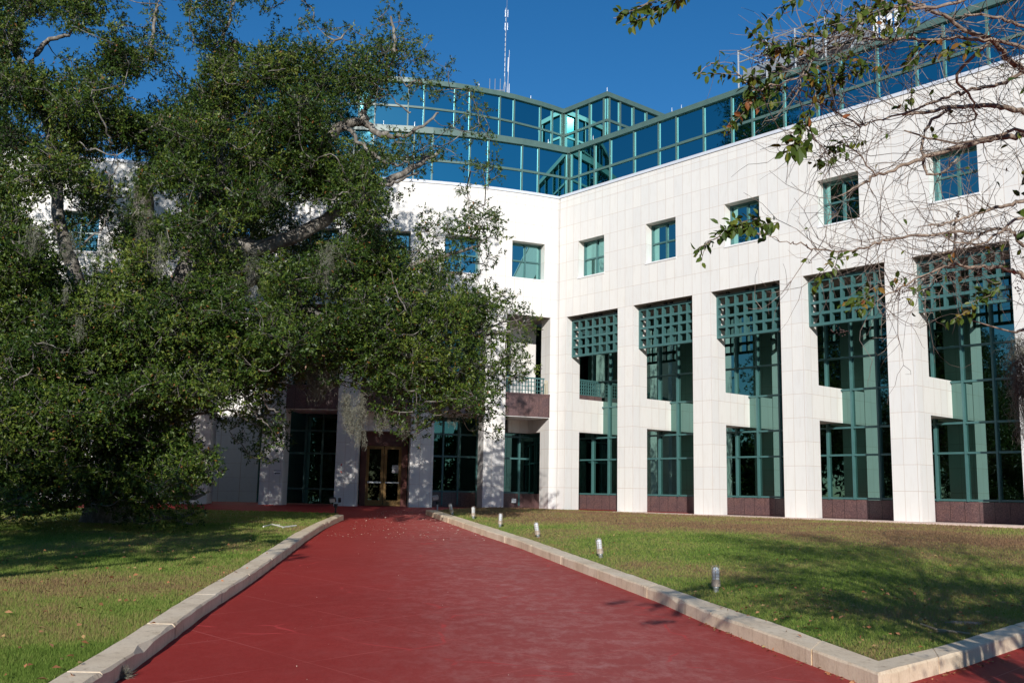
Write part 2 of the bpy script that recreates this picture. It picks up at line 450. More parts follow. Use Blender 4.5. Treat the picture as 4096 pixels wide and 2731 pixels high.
# ------------------------------------------------------------------ mesh builder
class MB:
    def __init__(s):
        s.v, s.f, s.uv = [], [], []
    def face(s, pts, uvs=None):
        i = len(s.v)
        s.v += [tuple(map(float, p)) for p in pts]
        s.f.append(tuple(range(i, i + len(pts))))
        s.uv += (uvs if uvs else [(p[0] + p[1], p[2]) for p in pts])
    def box(s, fn, k0, k1, s0, s1, z0, z1, tile=True, nk=1, skip='', kl=None):
        """box in (k, s, z) of a plan mapping; nk cuts along k for curved plans"""
        vz = vtile if tile else (lambda z: z)
        ks = np.linspace(k0, k1, nk + 1) if kl is None else kl
        zs = [z0, z1]
        if tile and z0 < 0.9605 < z1: zs = [z0, 0.9605, z1]
        def q(pts):
            s.face([fn(*p[:3]) for p in pts], [(p[3], p[4]) for p in pts])
        for a, bb in zip(ks[:-1], ks[1:]):
            for za, zb in zip(zs[:-1], zs[1:]):
                va, vb = vz(za), vz(zb) if zb != 0.9605 else 0.85
                if za == 0.9605: va = 0.85
                if 'f' not in skip: q([(a, s0, za, a, va), (bb, s0, za, bb, va), (bb, s0, zb, bb, vb), (a, s0, zb, a, vb)])
                if 'b' not in skip: q([(bb, s1, za, bb, va), (a, s1, za, a, va), (a, s1, zb, a, vb), (bb, s1, zb, bb, vb)])
            if 't' not in skip: q([(a, s0, z1, a, 0.2), (bb, s0, z1, bb, 0.2), (bb, s1, z1, bb, 0.4), (a, s1, z1, a, 0.4)])
            if 'd' not in skip: q([(a, s1, z0, a, 0.2), (bb, s1, z0, bb, 0.2), (bb, s0, z0, bb, 0.4), (a, s0, z0, a, 0.4)])
        for za, zb in zip(zs[:-1], zs[1:]):
            va, vb = vz(za), vz(zb) if zb != 0.9605 else 0.85
            if za == 0.9605: va = 0.85
            w = s1 - s0
            if 'l' not in skip: q([(k0, s1, za, 0.01, va), (k0, s0, za, 0.01 + w, va), (k0, s0, zb, 0.01 + w, vb), (k0, s1, zb, 0.01, vb)])
            if 'r' not in skip: q([(k1, s0, za, 0.01 + w, va), (k1, s1, za, 0.01, va), (k1, s1, zb, 0.01, vb), (k1, s0, zb, 0.01 + w, vb)])
    def tube(s, pts, rad, n=6, cap=True):
        pts = [np.array(p, float) for p in pts]
        if not hasattr(rad, '__len__'): rad = [rad] * len(pts)
        rings = []
        for i, p in enumerate(pts):
            d = pts[min(i + 1, len(pts) - 1)] - pts[max(i - 1, 0)]
            d = d / (np.linalg.norm(d) + 1e-9)
            a = np.cross(d, (0, 0, 1)) if abs(d[2]) < 0.9 else np.cross(d, (1, 0, 0))
            a = a / np.linalg.norm(a); bq = np.cross(d, a)
            i0 = len(s.v)
            for j in range(n):
                t = 2 * math.pi * j / n
                s.v.append(tuple(p + rad[i] * (a * math.cos(t) + bq * math.sin(t))))
            rings.append(i0)
        for r0, r1 in zip(rings[:-1], rings[1:]):
            for j in range(n):
                s.f.append((r0 + j, r0 + (j + 1) % n, r1 + (j + 1) % n, r1 + j))
                s.uv += [(0, 0)] * 4
        if cap:
            s.f.append(tuple(range(rings[0] + n - 1, rings[0] - 1, -1))); s.uv += [(0, 0)] * n
            s.f.append(tuple(range(rings[-1], rings[-1] + n))); s.uv += [(0, 0)] * n
    def lathe(s, prof, n=16, axis=None):
        i0 = len(s.v)
        for r, z in prof:
            for j in range(n):
                t = 2 * math.pi * j / n
                s.v.append((r * math.cos(t), r * math.sin(t), z))
        for i in range(len(prof) - 1):
            for j in range(n):
                a = i0 + i * n + j; b2 = i0 + i * n + (j + 1) % n
                s.f.append((a, b2, b2 + n, a + n)); s.uv += [(0, 0)] * 4
    def build(s, name, mat, parent=None, smooth=False):
        me = bpy.data.meshes.new(name)
        me.from_pydata(s.v, [], s.f)
        uvl = me.uv_layers.new(name='uv')
        if len(s.uv) == len(me.loops):
            uvl.data.foreach_set('uv', np.array(s.uv, dtype=np.float32).ravel())
        me.materials.append(M[mat])
        if smooth: me.polygons.foreach_set('use_smooth', [True] * len(me.polygons))
        me.update()
        o = bpy.data.objects.new(name, me)
        COL.objects.link(o)
        if parent is not None:
            o.parent = parent
        return o
def tag(o, label=None, cat=None, group=None, kind=None):
    if label: o['label'] = label
    if cat: o['category'] = cat
    if group: o['group'] = group
    if kind: o['kind'] = kind
    return o
def empty(name, loc=(0, 0, 0)):
    o = bpy.data.objects.new(name, None)
    COL.objects.link(o)
    o.location = loc
    o.empty_display_size = 0.3
    return o
def np_mesh(name, verts, nper, uvu, mat, parent=None, smooth=False):
    """many equal polygons of nper corners each; uvu: one number per polygon"""
    verts = np.asarray(verts, np.float32).reshape(-1, 3)
    nf = len(verts) // nper
    me = bpy.data.meshes.new(name)
    me.vertices.add(len(verts)); me.vertices.foreach_set('co', verts.ravel())
    me.loops.add(len(verts)); me.loops.foreach_set('vertex_index', np.arange(len(verts), dtype=np.int32))
    me.polygons.add(nf)
    me.polygons.foreach_set('loop_start', np.arange(0, len(verts), nper, dtype=np.int32))
    me.polygons.foreach_set('loop_total', np.full(nf, nper, dtype=np.int32))
    uvl = me.uv_layers.new(name='uv')
    uv = np.zeros((len(verts), 2), np.float32)
    uv[:, 0] = np.repeat(np.clip(uvu, 0.001, 0.999), nper)
    uvl.data.foreach_set('uv', uv.ravel())
    me.materials.append(M[mat])
    me.update(calc_edges=True)
    me.validate()
    o = bpy.data.objects.new(name, me)
    COL.objects.link(o)
    if parent is not None: o.parent = parent
    return o

# ------------------------------------------------------------------ setting: ground, walk, kerbs, lawns
def sheet(name, x0, x1, y0, y1, st, zf, mat, inside=None):
    xs = np.arange(x0, x1 + 1e-6, st); ys = np.arange(y0, y1 + 1e-6, st)
    idx = {}; v = []; f = []
    def vi(i, j):
        if (i, j) not in idx:
            idx[(i, j)] = len(v); v.append((xs[i], ys[j], zf(xs[i], ys[j])))
        return idx[(i, j)]
    for i in range(len(xs) - 1):
        for j in range(len(ys) - 1):
            if inside is None or inside((xs[i] + xs[i + 1]) / 2, (ys[j] + ys[j + 1]) / 2):
                f.append((vi(i, j), vi(i + 1, j), vi(i + 1, j + 1), vi(i, j + 1)))
    me = bpy.data.meshes.new(name); me.from_pydata(v, [], f)
    me.materials.append(M[mat]); me.polygons.foreach_set('use_smooth', [True] * len(f)); me.update()
    o = bpy.data.objects.new(name, me); COL.objects.link(o)
    o['kind'] = 'structure'
    return o
def in_poly(poly):
    P = np.array(poly)
    def f(x, y):
        c = False
        j = len(P) - 1
        for i in range(len(P)):
            if (P[i, 1] > y) != (P[j, 1] > y) and x < (P[j, 0] - P[i, 0]) * (y - P[i, 1]) / (P[j, 1] - P[i, 1]) + P[i, 0]:
                c = not c
            j = i
        return c
    return f
sheet('ground', -300, 300, -240, 360, 20, lambda x, y: -1.45 if y < 5 else -1.45 + 0.0 * y, 'turf')
def zwalk(x, y):
    return z_path(max(y, 4.0))
sheet('red_walk', -40, 34, -10, 50, 1.0, zwalk, 'red_paint')
mid = lambda a, bq: [((p[0] + q[0]) / 2, (p[1] + q[1]) / 2) for p, q in zip(a, bq)]
wp = lambda k, d: tuple(C0 + U * k - NB * d)
kr_m, kf_m, kl_m = mid(KR_IN, KR_OUT), mid(KF_IN, KF_OUT), mid(KL_IN, KL_OUT)
poly_r = [kr_m[0]] + kf_m[1:] + [(30, 20)] + [wp(32, 0.75), wp(20, 0.75), wp(0.4, 0.75), (1.2, 43.2), (-0.5, 42.1), (-2.4, 38.6)] + kr_m[::-1][:-1]
poly_l = [(p[0], p[1]) for p in kl_m] + [(-5.8, 34.6), (-8, 35.0), (-12, 35.3), (-18, 35.2), (-40, 34.5), (-40, 5.5)]
inr, inl = in_poly(poly_r), in_poly(poly_l)
blr = in_poly([(p[0] + 0.02, p[1] + 0.02) for p in [KR_OUT[0]] + KF_OUT[1:] + poly_r[4:-(len(kr_m) - 1)] + KR_OUT[::-1][:-1]])
bll = in_poly([(p[0] - 0.02, p[1]) for p in KL_OUT] + poly_l[len(kl_m):])
sheet('lawn', -4, 30, 9.6, 44, 0.125, z_lawn_right, 'turf', inr)
sheet('lawn', -40, -3, 5.4, 36, 0.2, z_lawn_left, 'turf', inl)

def resample(pl, step=0.35):
    P = np.array(pl, float)
    d = np.r_[0, np.cumsum(np.linalg.norm(np.diff(P, axis=0), axis=1))]
    n = max(2, int(d[-1] / step))
    t = np.linspace(0, 1, n) * d[-1]
    return np.c_[np.interp(t, d, P[:, 0]), np.interp(t, d, P[:, 1])]
def kerb(pin, pout, label):
    n = max(len(resample(pin)), 4)
    def rs(pl):
        P = np.array(pl, float); d = np.r_[0, np.cumsum(np.linalg.norm(np.diff(P, axis=0), axis=1))]; d /= d[-1]
        t = np.linspace(0, 1, n); return np.c_[np.interp(t, d, P[:, 0]), np.interp(t, d, P[:, 1])]
    a, c = rs(pin), rs(pout)
    mb = MB()
    prev = None
    rr = np.random.default_rng(3)
    rows = []
    for i in range(n):
        if i % 7 == 3 and i < n - 1:
            t_ = rr.uniform(0.3, 0.7)
            L_ = np.linalg.norm(a[i + 1] - a[i])
            rows.append((a[i], c[i], 0))
            for d_, in_ in ((-0.016, 0), (-0.006, 1), (0.006, 1), (0.016, 0)):
                q = t_ + d_ / L_
                rows.append((a[i] * (1 - q) + a[i + 1] * q, c[i] * (1 - q) + c[i + 1] * q, in_))
        else:
            rows.append((a[i], c[i], 0))
    for (pa, pc, in_) in rows:
        w = pc - pa; w = w / np.linalg.norm(w)
        zb = z_path(max(pa[1], 4.0))
        h = 0.17 + rr.normal(0, 0.0025) - 0.009 * in_
        j = rr.normal(0, 0.006) + 0.014 * in_
        ch = 0.018 + abs(rr.normal(0, 0.008)) + (0.05 if rr.random() < 0.05 else 0)
        A = pa + w * j
        ring = [(A[0], A[1], zb - 0.2), (*A, zb + h - ch), (*(A + w * ch), zb + h), (*(pc - w * 0.02), zb + h), (*pc, zb + h - 0.02), (*pc, zb - 0.2)]
        i0 = len(mb.v)
        mb.v += [tuple(map(float, q)) for q in ring]
        if prev is not None:
            for q in range(5):
                mb.f.append((prev + q, prev + q + 1, i0 + q + 1, i0 + q)); mb.uv += [(0, 0)] * 4
        else:
            mb.f.append(tuple(range(i0, i0 + 6))); mb.uv += [(0, 0)] * 6
        prev = i0
    mb.f.append(tuple(range(prev + 5, prev - 1, -1))); mb.uv += [(0, 0)] * 6
    o = mb.build('kerb', 'kerb')
    o['kind'] = 'structure'
    return o
kerb(KR_IN, KR_OUT, ''); kerb(KL_IN, KL_OUT, '')
kerb(KF_OUT, KF_IN, '') if False else kerb(KF_IN, KF_OUT, '')
# pale paving strip at the foot of the building
mb = MB()
mb.box(wing, 0.3, 34, -0.85, 0.6, -0.3, 0.0, tile=False)
o = mb.build('footpath', 'paving'); o['kind'] = 'structure'

# ------------------------------------------------------------------ the building
B = empty('office_building', (C0[0], C0[1], 0))
tag(B, 'white marble clad office block with a teal mirrored glass attic, set round the lawns', 'building')
def P(mb, name, mat, parent=None, smooth=False):
    par = parent if parent is not None else B
    o = mb.build(name, mat, par, smooth)
    o.matrix_parent_inverse = Matrix.Identity(4)
    if par is B:
        o.location = (-C0[0], -C0[1], 0)
    return o
# every part mesh holds world coordinates; parts are shifted back by the Empty's place
OPEN_L = [0.51, 4.56, 8.64, 12.76, 16.88, 21.0, 25.12, 29.24]
OPEN_R = [3.66, 7.71, 11.79, 15.91, 20.03, 24.15, 28.27, 32.4]
S_GL = 2.42

def wall_face(mb, fn, kedges, zedges, holes, rec, depth_top):
    """front sheet with recessed openings"""
    for a, bq in zip(kedges[:-1], kedges[1:]):
        for za, zb in zip(zedges[:-1], zedges[1:]):
            km, zm = (a + bq) / 2, (za + zb) / 2
            if any(h[0] < km < h[1] and h[2] < zm < h[3] for h in holes): continue
            mb.face([fn(a, 0, za), fn(bq, 0, za), fn(bq, 0, zb), fn(a, 0, zb)], [(a, vtile(za)), (bq, vtile(za)), (bq, vtile(zb)), (a, vtile(zb))])
    for k0, k1, z0, z1 in holes:
        mb.face([fn(k0, rec, z0), fn(k0, 0, z0), fn(k0, 0, z1), fn(k0, rec, z1)], [(0.02, vtile(z0)), (0.02 + rec, vtile(z0)), (0.02 + rec, vtile(z1)), (0.02, vtile(z1))])
        mb.face([fn(k1, 0, z0), fn(k1, rec, z0), fn(k1, rec, z1), fn(k1, 0, z1)], [(0.02, vtile(z0)), (0.02 + rec, vtile(z0)), (0.02 + rec, vtile(z1)), (0.02, vtile(z1))])
        mb.face([fn(k0, 0, z1), fn(k1, 0, z1), fn(k1, rec, z1), fn(k0, rec, z1)], [(k0, 0.05), (k1, 0.05), (k1, 0.05 + rec), (k0, 0.05 + rec)])
        mb.face([fn(k0, rec, z0), fn(k1, rec, z0), fn(k1, 0, z0), fn(k0, 0, z0)], [(k0, 0.05), (k1, 0.05), (k1, 0.05 + rec), (k0, 0.05 + rec)])
def cuts(lo, hi, pts, step=None):
    e = {lo, hi} | {p for p in pts if lo < p < hi}
    if step:
        e |= set(np.arange(lo, hi, step).tolist())
    return sorted(e)
REC = 0.44
win_r = [(a + 0.70, a + 2.32, Z_SILL, Z_HEAD) for a in OPEN_L]
win_l = [(0.79 + 3.14 * i, 2.41 + 3.14 * i, Z_SILL, Z_HEAD) for i in range(4)]
mb = MB()
wall_face(mb, wing, cuts(0, 34.0, [q for h in win_r for q in h[:2]]), [Z_OPEN, Z_SILL, Z_HEAD, Z_CAP], win_r, REC, 0)
P(mb, 'wall', 'marble')
# bowed wing runs right to left: mirror k so that panels keep their order
mb = MB()
wall_face(mb, bow, cuts(0, 14.2, [q for h in win_l for q in h[:2]], 0.453), [Z_OPEN, Z_SILL, Z_HEAD, Z_CAP], win_l, REC, 0)
P(mb, 'wall', 'marble')

def window(fn, k0, k1, z0, z1):
    fw = MB()
    s0, s1 = REC - 0.07, REC + 0.02
    km, zm = (k0 + k1) / 2, (z0 + z1) / 2 + 0.02
    t = 0.07
    fw.box(fn, k0, k0 + t, s0, s1, z0, z1, False); fw.box(fn, k1 - t, k1, s0, s1, z0, z1, False)
    fw.box(fn, k0 + t, k1 - t, s0, s1, z1 - t, z1, False); fw.box(fn, k0 + t, k1 - t, s0, s1, z0, z0 + t, False)
    fw.box(fn, km - 0.035, km + 0.035, s0 + 0.01, s1, z0 + t, z1 - t, False)
    fw.box(fn, k0 + t, km - 0.035, s0 + 0.012, s1, zm - 0.035, zm + 0.035, False)
    fw.box(fn, km + 0.035, k1 - t, s0 + 0.012, s1, zm - 0.035, zm + 0.035, False)
    o = P(fw, 'window', 'teal_paint')
    g = MB()
    g.face([fn(k0, REC, z0), fn(k1, REC, z0), fn(k1, REC, z1), fn(k0, REC, z1)])
    P(g, 'pane', 'window_glass', o)
    sm = MB(); sm.box(fn, k0 - 0.03, k1 + 0.03, -0.03, REC - 0.075, z0 - 0.05, z0 + 0.012, False)
    P(sm, 'sill', 'sill_stone', o)
for h in win_r[:6]: window(wing, *h)
for h in win_l: window(bow, *h)

# parapet cap
mb = MB(); mb.box(wing, 0.0, 34.0, -0.04, 0.6, Z_CAP, Z_CAP + 0.125, False)
P(mb, 'parapet_cap', 'cap_metal')
mb = MB(); mb.box(bow, 0.0, 14.2, -0.04, 0.6, Z_CAP, Z_CAP + 0.125, False, nk=32)
P(mb, 'parapet_cap', 'cap_metal')

# pillars
PIL_R = [(0.0, OPEN_L[0])] + [(OPEN_R[i], OPEN_L[i + 1]) for i in range(7)]
PIL_L = [(0.0, 0.44), (2.60, 3.57), (5.78, 6.77), (8.97, 9.92), (12.14, 13.12)]
PD = 0.85
for i, (a, c) in enumerate(PIL_R[:7]):
    mb = MB(); mb.box(wing, a, c, 0.0, PD, -0.4, Z_OPEN, True, skip='td' + ('l' if i == 0 else ''))
    P(mb, 'pillar', 'marble')
for i, (a, c) in enumerate(PIL_L):
    mb = MB(); mb.box(bow, a, c, 0.0, PD, -0.4, Z_OPEN, True, nk=2, skip='td' + ('l' if i == 0 else ''))
    P(mb, 'pillar', 'marble')
# beams that tie each pillar to the glass behind
for i, (a, c) in enumerate(PIL_R[:7]):
    mb = MB(); mb.box(wing, max(a, -0.3) + 0.012, c - 0.012, PD, S_GL + 0.1, 3.45, 4.72 if i else 4.95, True)
    P(mb, 'beam', 'marble')
mb = MB(); mb.box(bow, 0.03, 0.43, PD, S_GL + 0.1, 3.45, 4.05, True)
P(mb, 'beam', 'marble')
# granite kerb with railing on the first beam
mb = MB(); mb.box(wing, 0.02, OPEN_L[0] - 0.012, PD, S_GL - 0.1, 4.95, 5.14, False)
P(mb, 'balcony_kerb', 'granite')
def railing(fn, pts_fn, n, z0, z1):
    pass
mb = MB()
for z in np.linspace(5.14 + 0.03, 5.14 + 0.62, 5):
    mb.box(wing, OPEN_L[0] - 0.09, OPEN_L[0] - 0.05, PD + 0.03, S_GL - 0.15, z - 0.017, z + 0.017, False)
for s_ in np.linspace(PD + 0.05, S_GL - 0.2, 10):
    mb.box(wing, OPEN_L[0] - 0.093, OPEN_L[0] - 0.047, s_ - 0.02, s_ + 0.02, 5.14, 5.14 + 0.66, False)
mb.box(wing, OPEN_L[0] - 0.11, OPEN_L[0] - 0.03, PD + 0.01, S_GL - 0.12, 5.80, 5.86, False)
P(mb, 'balcony_railing', 'teal_paint')

# soffits above the two storey openings
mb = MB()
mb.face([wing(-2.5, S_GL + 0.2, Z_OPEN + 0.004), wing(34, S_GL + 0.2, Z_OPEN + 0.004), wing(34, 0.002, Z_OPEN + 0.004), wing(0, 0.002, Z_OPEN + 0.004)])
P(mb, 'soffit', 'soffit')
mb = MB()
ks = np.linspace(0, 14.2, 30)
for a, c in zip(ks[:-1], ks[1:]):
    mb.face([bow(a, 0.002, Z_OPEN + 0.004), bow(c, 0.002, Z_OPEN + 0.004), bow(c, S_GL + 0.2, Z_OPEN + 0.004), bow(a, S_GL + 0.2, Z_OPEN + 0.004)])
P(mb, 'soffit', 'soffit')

# glass walls behind the pillars
ZG = 0.66
mb = MB(); mb.box(wing, -1.8, 34, S_GL, S_GL + 0.04, ZG, Z_OPEN, False, skip='btdlr')
gw = P(mb, 'glass_wall', 'dark_glass')
mb = MB()
for i, a in enumerate(OPEN_L[:7]):
    for d in (-0.62, 0.41, 1.44, 2.46):
        mb.box(wing, a + d - 0.034, a + d + 0.034, S_GL - 0.11, S_GL + 0.01, ZG, Z_OPEN, False)
for z in (ZG + 0.05, 2.27, 3.27, 4.66, 5.86, 7.25):
    mb.box(wing, -1.7, 34, S_GL - 0.085, S_GL + 0.005, z - 0.034, z + 0.034, False)
P(mb, 'mullion_grid', 'teal_paint', gw)
mb = MB(); mb.box(wing, -1.8, 34, S_GL - 0.06, S_GL + 0.2, -0.4, ZG, False)
P(mb, 'granite_base', 'granite')
mb = MB(); mb.box(bow, -1.1, 5.6, S_GL, S_GL + 0.04, ZG, Z_OPEN, False, nk=16, skip='btdlr')
mb.box(bow, 5.6, 14.2, S_GL, S_GL + 0.04, 0.05, Z_OPEN, False, nk=18, skip='btdlr')
gw = P(mb, 'glass_wall', 'bow_glass')
mb = MB()
for k in (0.75, 1.75, 3.1, 4.1, 4.9, 6.2, 10.2, 10.95, 11.8, 13.0):
    mb.box(bow, k - 0.04, k + 0.04, S_GL - 0.1, S_GL + 0.01, 0.1, Z_OPEN, False)
for z in (0.70, 2.27, 3.27, 4.6, 5.86, 7.25):
    mb.box(bow, 0.2, 14.0, S_GL - 0.08, S_GL + 0.005, z - 0.04, z + 0.04, False, nk=28)
P(mb, 'mullion_grid', 'teal_paint', gw)
mb = MB(); mb.box(bow, -1.0, 5.7, S_GL - 0.06, S_GL + 0.2, -0.4, ZG, False, nk=14)
P(mb, 'granite_base', 'granite')
# white wall inside the opening next to the corner
mb = MB(); mb.box(bow, 0.05, 1.55, S_GL - 0.35, S_GL - 0.12, 3.45, Z_OPEN, True, nk=4)
P(mb, 'wall', 'marble')

# sun shade grilles across the right wing's openings
for i in range(7):
    a, c = OPEN_L[i], OPEN_R[i]
    z0, z1 = 6.79, 8.50
    s0, s1 = 0.33, 0.50
    mb = MB()
    vb = np.linspace(a + 0.045, c - 0.12, 8)
    hb = np.linspace(z0 + 0.05, z1 - 0.05, 5)
    for k in vb:
        mb.box(wing, k - 0.042, k + 0.042, s0, s1, z0, z1, False)
    for z in hb:
        for ka, kb in zip(vb[:-1], vb[1:]):
            mb.box(wing, ka + 0.042, kb - 0.042, s0 + 0.003, s1 - 0.003, z - 0.05, z + 0.05, False, skip='lr')
    mb.box(wing, a - 0.10, a, s0 + 0.02, s1 - 0.02, hb[2] - 0.04, hb[2] + 0.04, False)
    g = P(mb, 'sunshade_grille', 'teal_paint')
    for f_ in (0.16, 0.45, 0.55, 0.84):
        k = a + f_ * (c - a)
        mb = MB(); mb.box(wing, k - 0.06, k + 0.06, s0 + 0.03, s1 - 0.03, z1, Z_OPEN, False); P(mb, 'hanger', 'dark_metal', g)
    for z in (7.2, 8.1):
        mb = MB(); mb.box(wing, a + 0.02, a + 0.08, s1, PD + 0.1, z - 0.035, z + 0.035, False); P(mb, 'bracket', 'dark_metal', g)

# curved balconies of the bowed wing
for (a, c) in ((0.44, 2.60), (3.57, 5.78), (6.77, 8.97), (9.92, 12.14)):
    mb = MB(); mb.box(bow, a, c, -0.025, 0.12, 4.06, 5.02, False, nk=5)
    mb.box(bow, a, c, -0.05, 0.16, 5.02, 5.09, False, nk=5)
    bal = P(mb, 'balcony', 'granite')
    mb = MB(); mb.box(bow, a, c, 0.0, S_GL - 0.12, 4.03, 4.058, False, nk=5)
    mb.box(bow, a, c, 0.121, S_GL - 0.12, 4.062, 4.9, False, nk=5)
    P(mb, 'slab', 'sill_stone', bal)
    mb = MB()
    n = 13
    for k in np.linspace(a + 0.3, c - 0.08, n):
        mb.box(bow, k - 0.016, k + 0.016, 0.04, 0.072, 5.09, 5.76, False)
    for z in np.linspace(5.09 + 0.14, 5.09 + 0.53, 3):
        mb.box(bow, a + 0.28, c - 0.06, 0.045, 0.067, z - 0.016, z + 0.016, False, nk=5)
    mb.box(bow, a + 0.25, c - 0.04, 0.02, 0.09, 5.76, 5.82, False, nk=5)
    P(mb, 'railing', 'teal_paint', bal)
    mb = MB()
    for k in (a + 0.1, a + 0.2):
        mb.tube([bow(k, 0.055, 5.09), bow(k, 0.055, 5.72)], 0.016, 8)
    mb.tube([bow(a + 0.08, 0.055, 5.70), bow(a + 0.22, 0.055, 5.70)], 0.012, 6)
    P(mb, 'brass_post', 'brass', bal)

# entrance in the middle bay
a, c = 6.77, 8.97
SD = 1.45
mb = MB(); mb.box(bow, a, c, 0.9, SD + 0.5, 3.24, 4.03, True, nk=5)
P(mb, 'lintel', 'marble')
mb = MB()
mb.box(bow, a, a + 0.28, SD - 0.05, SD + 0.1, -0.1, 3.24, False); mb.box(bow, c - 0.28, c, SD - 0.05, SD + 0.1, -0.1, 3.24, False)
mb.box(bow, a + 0.28, c - 0.28, SD - 0.05, SD + 0.1, 2.62, 3.24, False, nk=3)
P(mb, 'door_frame', 'red_wood')
km = (a + c) / 2
for (d0, d1) in ((a + 0.285, km - 0.012), (km + 0.012, c - 0.285)):
    mb = MB()
    z0, z1 = 0.02, 2.61
    t = 0.13
    mb.box(bow, d0, d0 + t, SD - 0.03, SD + 0.04, z0, z1, False); mb.box(bow, d1 - t, d1, SD - 0.03, SD + 0.04, z0, z1, False)
    mb.box(bow, d0 + t, d1 - t, SD - 0.03, SD + 0.04, z0, z0 + 0.24, False); mb.box(bow, d0 + t, d1 - t, SD - 0.03, SD + 0.04, z1 - t, z1, False)
    dl = P(mb, 'door', 'bronze')
    mb = MB(); mb.face([bow(d0 + t, SD + 0.01, z0 + 0.24), bow(d1 - t, SD + 0.01, z0 + 0.24), bow(d1 - t, SD + 0.01, z1 - t), bow(d0 + t, SD + 0.01, z1 - t)])
    P(mb, 'door_pane', 'door_glass', dl)
    mb = MB(); mb.box(bow, d0 + 0.08, d1 - 0.08, SD - 0.11, SD - 0.031, 1.0, 1.06, False)
    P(mb, 'push_bar', 'galvanised', dl)

# left block, nearer than the bow and mostly behind the oak
LB0 = np.array([-12.5, 41.75]); LBD = np.array([-12.0, -2.5]) / np.linalg.norm([-12.0, -2.5]); LBN = np.array([-LBD[1], LBD[0]]) * -1
if LBN[1] < 0: LBN = -LBN
def lblock(k, s, z):
    p = LB0 + LBD * k + LBN * s
    return (p[0], p[1], z)
wl_ = [(2.55, 4.1, Z_SILL, Z_HEAD), (5.05, 6.6, Z_SILL, Z_HEAD), (8.2, 9.8, Z_SILL, Z_HEAD), (5.6, 7.4, 0.3, 3.4), (8.8, 10.6, 0.3, 3.4), (5.6, 7.4, 4.9, Z_OPEN), (2.4, 4.2, 4.9, Z_OPEN)]
mb = MB()
zed = sorted({-0.4, 0.9605, 0.3, 3.4, 4.9, Z_OPEN, Z_SILL, Z_HEAD, Z_CAP})
wall_face(mb, lblock, cuts(0, 20, [q for h in wl_ for q in h[:2]]), zed, wl_, REC, 0)
mb.face([lblock(0, 0, -0.4), lblock(0, 2.6, -0.4), lblock(0, 2.6, Z_CAP), lblock(0, 0, Z_CAP)], [(0, 0), (2.6, 0), (2.6, 14.16), (0, 14.16)])
P(mb, 'wall', 'marble')
for h in wl_: window(lblock, *h)
mb = MB(); mb.box(lblock, 0, 20, -0.04, 0.6, Z_CAP, Z_CAP + 0.125, False)
P(mb, 'parapet_cap', 'cap_metal')

# ---- attic glass
SA = 1.84
KA = -1.31
ZT0, ZT1 = 14.15, 17.47
C1 = np.array([-7.63, 65.1]); R1 = 20.75
def tier1(t, s, z):
    t = R(t); r = R1 - s
    return (C1[0] + r * math.sin(t), C1[1] - r * math.cos(t), z)
C2 = np.array([-7.88, 61.56]); R2 = 15.79
def tier2(t, s, z):
    t = R(t); r = R2 - s
    return (C2[0] + r * math.sin(t), C2[1] - r * math.cos(t), z)
def attic_r(k, s, z):
    return wing(k, SA + s, z)
T1C = 29.6
mull = [KA + 0.0]
mb = MB(); mb.box(attic_r, KA, 34, 0, 0.02, ZT0, ZT1 - 0.24, False, skip='btdlr')
ag = P(mb, 'attic_glass', 'glass')
mb = MB()
ms = [-1.22, -0.59] + [0.44 + 4.0 * j + d for j in range(9) for d in (0, 1.02, 2.52)]
for k in ms: mb.box(attic_r, k - 0.033, k + 0.033, -0.07, 0.01, ZT0, ZT1 - 0.24, False)
mb.box(attic_r, KA, 34, -0.055, 0.005, 15.93 - 0.055, 15.93 + 0.055, False)
P(mb, 'mullion_grid', 'teal_fascia', ag)
mb = MB(); mb.box(attic_r, KA, 34, -0.13, 0.5, ZT1 - 0.24, ZT1, False)
P(mb, 'fascia', 'teal_fascia')
seq = [24.9, 22.5, 17.8, 15.3, 10.4, 8.0, 2.8, 0.4, -4.6, -7.0, -12, -14.4, -19.3, -21.7, -26.5, -29]
T1F = [T1C] + seq + [-30]
mb = MB(); mb.box(tier1, T1C, -30, 0, 0.02, ZT0, ZT1 - 0.28, False, kl=T1F, skip='btdlr')
ag = P(mb, 'attic_glass', 'glass')
mb = MB()
t = 29.3; ms = [29.3]
for t in [29.35] + seq: mb.box(tier1, t - 0.085, t + 0.085, -0.07, 0.01, ZT0, ZT1 - 0.28, False)
mb.box(tier1, T1C, -30, -0.055, 0.005, 15.93 - 0.055, 15.93 + 0.055, False, kl=T1F)
P(mb, 'mullion_grid', 'teal_fascia', ag)
mb = MB(); mb.box(tier1, T1C + 0.2, -30, -0.13, 0.5, ZT1 - 0.28, ZT1 + 0.02, False, kl=[T1C + 0.2] + T1F[1:])
P(mb, 'fascia', 'teal_fascia')
ZU0, ZU1 = 17.3, 20.5
T2C = 41.0
I2 = np.array(tier2(T2C, 0, 0)[:2]); O2 = I2 + 3.135 * np.array([math.cos(R(-49.52)), math.sin(R(-49.52))]); E2 = O2 + NB * 12
T2F = [41.0, 38.0, 35.2, 29.4, 26.5, 20.7, 17.9, 12.4, 9.6, 3.9, 1.1, -4.6, -7.4, -13.1, -16.0, -21.7, -24.5, -30, -33, -36]
mb = MB(); mb.box(tier2, T2C, -36, 0, 0.02, ZU0, ZU1 - 0.24, False, kl=T2F, skip='btdlr')
ag = P(mb, 'attic_glass', 'glass')
mb = MB()
for t in [40.4, 38.0, 35.2, 29.4, 26.5, 20.7, 17.9, 12.4, 9.6, 3.9, 1.1, -4.6, -7.4, -13.1, -16.0, -21.7, -24.5, -30, -33]:
    mb.box(tier2, t - 0.115, t + 0.115, -0.07, 0.01, ZU0, ZU1 - 0.24, False)
